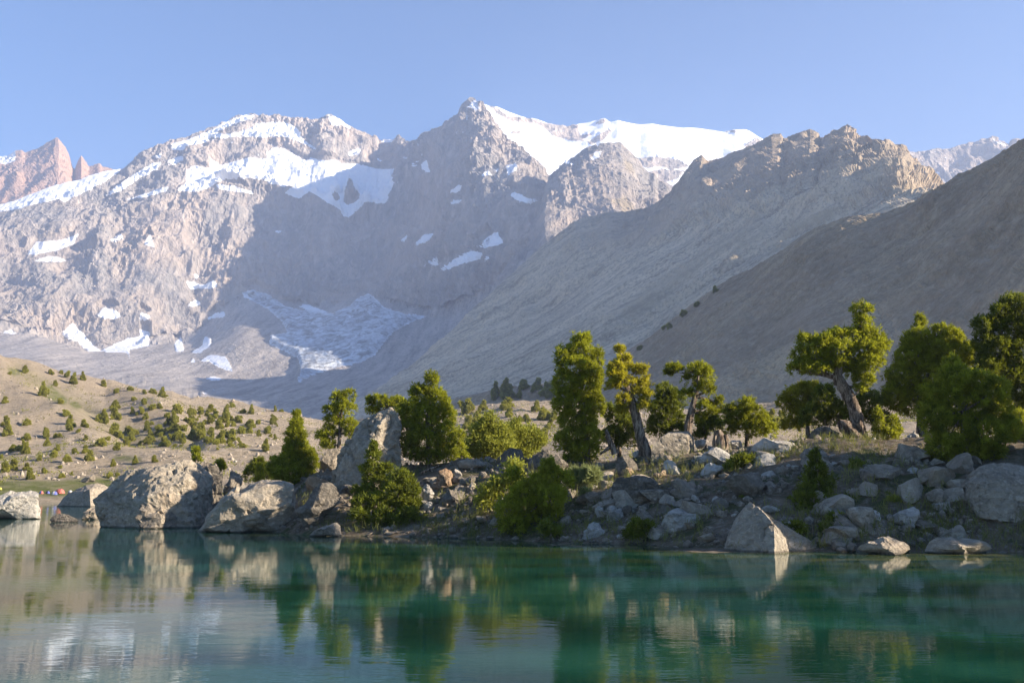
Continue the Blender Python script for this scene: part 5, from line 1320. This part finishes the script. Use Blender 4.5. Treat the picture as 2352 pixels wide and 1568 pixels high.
while n < 95:                                     # the grove on the right half of the hillside
    x, y = rb.uniform(1120, 2330), rb.uniform(290, 740)
    dens = math.exp(-((y - 560) / 110) ** 2) * math.exp(-((x - 1750) / 330) ** 2) + 0.22
    if rb.random() > dens: continue
    X, Y = HX(x, y)
    far_bush(X, Y, rb.uniform(14, 52) * .2803, "juniper in the grove on the sunlit hillside", "hillside grove junipers", BVH_H, None, rb); n += 1
n = 0
while n < 34:                                     # valley behind the central gap
    X, Y = rb.uniform(1060, 1280), rb.uniform(932, 1040)
    far_bush(X, Y, rb.uniform(8, 20), "juniper bush in the sunlit valley behind the willows", "junipers behind the willows", BVH_H, None, rb); n += 1
for k in range(26):                               # darker wood at the foot of the shaded slope
    X, Y = rb.uniform(1130, 1300), rb.uniform(872, 918)
    far_bush(X, Y, rb.uniform(9, 20), "juniper at the foot of the shaded slope", "junipers below the shaded slope", BVH_F, None, rb)
for k in range(15):                               # the edge of the shaded spur
    t = rb.random()
    X = 1400 + t * t * 240 + rb.uniform(-6, 6); Y = np.interp(X, [p[0] for p in F_ridge], [p[1] for p in F_ridge]) + rb.uniform(6, 26)
    far_bush(X, Y, rb.uniform(7, 16), "juniper on the edge of the shaded spur", "junipers on the spur edge", BVH_F, None, rb)
for k in range(16):
    X, Y = rb.uniform(1770, 1860), rb.uniform(930, 985)
    far_bush(X, Y, rb.uniform(8, 18), "juniper bush on the lit ground behind the right-hand junipers", "junipers behind the right group", BVH_H, None, rb)
# two small trees that rise behind the huge boulder
tree("juniper_bush", "small upright juniper behind the huge boulder", 66, [(1608, 730, 26, 32), (1608, 780, 38, 45), (1610, 820, 42, 40)], T=Z5, cat="bush", hang=True)
tree("juniper_bush", "small round juniper on top of the huge boulder's shoulder", 66, [(1805, 840, 40, 30), (1810, 865, 45, 25)], T=Z5, cat="bush", hang=True)

# ------------------------------------------------------------------ tents on the far meadow
def plain(name, col, rough=0.7):
    M = Mat(name)
    return M.done(M.n("ShaderNodeBsdfPrincipled", {"Base Color": M.mix(M.math('MULTIPLY', M.noise(M.pos(), 3.0, 2), 0.3), col, tuple(c * 0.75 for c in col)), "Roughness": rough}))


T_RED, T_WHITE, T_BLUE, T_DARK, T_YEL, T_GREY = plain("red nylon", (0.50, 0.13, 0.09)), plain("white nylon", (0.72, 0.66, 0.60)), plain("blue nylon", (0.10, 0.12, 0.38)), plain("navy nylon", (0.05, 0.05, 0.10)), plain("yellow nylon", (0.68, 0.55, 0.08)), plain("grey nylon", (0.5, 0.52, 0.55))


def tent(label, px, py, wpx, hpx, mats, name="tent"):
    h = hit(px, py, BVH_H)
    if h is None: return
    m = h[1] / F
    a, c = wpx * m / 2, hpx * m
    e = bpy.data.objects.new(name, None); e.location = h; scene.collection.objects.link(e)
    e["label"] = label; e["category"] = "tent"
    nseg, nr = 16, 6
    # dome of fabric panels between bent poles
    for s in range(4):
        V, Fc = [], []
        for i in range(5):
            th = (s * 4 + i) / 16 * 2 * np.pi + 0.4
            for j in range(nr + 1):
                ph = j / nr * np.pi / 2
                rr = np.cos(ph) ** 0.8
                bulge = 1 - 0.06 * np.sin(i / 4 * np.pi)
                V.append((a * rr * np.cos(th) * bulge, a * 0.8 * rr * np.sin(th) * bulge, c * np.sin(ph)))
        idx = np.arange(5 * (nr + 1)).reshape(5, nr + 1)
        Fc = np.stack([idx[:-1, :-1], idx[1:, :-1], idx[1:, 1:], idx[:-1, 1:]], -1).reshape(-1, 4)
        put("panel", mesh_of("panel", np.array(V), Fc, mats[s % len(mats)], True), parent=e)
    for s in range(2):                              # the two crossing poles
        th = s * np.pi / 2 + 0.4
        pts = [(a * 1.02 * math.copysign(abs(math.cos(p)) ** 0.8, math.cos(p)) * math.cos(th), a * 0.82 * math.copysign(abs(math.cos(p)) ** 0.8, math.cos(p)) * math.sin(th), c * 1.03 * math.sin(p)) for p in np.linspace(0.02, np.pi - 0.02, 14)]
        put("pole", mesh_of("pole", *tube(pts, [0.03] * 14, 5, 0, 0, 1), T_DARK, True), parent=e)
    V = [(a * .75, -a * .75, 0), (a * .2, -a * .95, 0), (a * .42, -a * .68, c * .62), (a * .46, -a * .8, 0)]
    put("door", mesh_of("door", np.array(V), np.array([[0, 2, 3], [3, 2, 1]]), mats[-1], False), parent=e)


ZT = lambda x, y: (x * .084, 1082 + y * .084)
for lab, x, y, w, hh, ms in [("large red and white dome tent on the far meadow", 1640, 605, 250, 125, [T_RED, T_WHITE, T_RED]), ("small white and blue tent beside the red dome tent", 1490, 640, 150, 95, [T_WHITE, T_BLUE]), ("small purple tent nearest the pale boulder", 1130, 612, 110, 75, [T_BLUE, T_RED]),
                             ("navy tent between the purple and the red tent", 1305, 608, 115, 70, [T_DARK, T_BLUE]), ("pale grey tent beside the dark pyramid boulder", 1920, 580, 110, 60, [T_GREY, T_WHITE]), ("yellow tent at the very left edge", 10, 500, 80, 60, [T_YEL, T_YEL])]:
    X, Y = ZT(x, y)
    tent(lab, X, Y, w * .084, hh * .084, ms)

# ------------------------------------------------------------------ grass and herbs on the bank
gr = np.random.default_rng(77)
n = 2600
sr = gr.integers(40, 142, n); scc = gr.integers(20, 512, n)
base = Pg[sr, scc] + gr.normal(0, 0.15, (n, 3)) * np.array([1, 1, 0])
keep = (fbm(base / 3.0, 3, 141) > -0.02) & (base[:, 2] > 0.02)
base = base[keep]
nw = 500
sw = gr.integers(112, 138, nw); cw = gr.integers(90, 512, nw)
shore = Pg[sw, cw] + gr.normal(0, 0.15, (nw, 3)) * np.array([1, 1, 0])
base = np.concatenate([base, shore[(fbm(shore / 2.5, 2, 143) > -0.1) & (shore[:, 2] > 0.02)]])
up = vnorm(np.array([0, 0, 1.0]) + gr.normal(0, 0.15, (len(base), 3)))
V, t = sprays(base + np.array([0, 0, .08]), up, gr, 11, 0.11, 0.34, 0.011, 0.4 + 0.5 * fbm(base / 4, 2, 5), 0.35)
put("grass", mesh_of("grass", V, QF + 4 * np.arange(len(V) // 4)[:, None], L_GRASS, False, {"tint": t}), kind="stuff", label="tufts of grass on the bank")
# far meadow grass and low scrub on the hillside
n = 17000
sr = gr.integers(20, 157, n); scc = gr.integers(0, Ph.shape[1], n)
base = Ph[sr, scc] + gr.normal(0, 0.8, (n, 3)) * np.array([1, 1, 0])
keep = (fbm(base / 14, 3, 151) > 0.10) & (base[:, 2] > 0.3)
base = base[keep]
V, t = sprays(base + np.array([0, 0, .1]), vnorm(np.array([0, 0, 1.0]) + gr.normal(0, 0.2, (len(base), 3))), gr, 6, 0.30, 0.5, 0.10, 0.3 + 0.5 * fbm(base / 8, 2, 5), 0.8)
put("scrub", mesh_of("scrub", V, QF + 4 * np.arange(len(V) // 4)[:, None], L_HILL, False, {"tint": t}), kind="stuff", label="low cushion scrub on the far hillside")
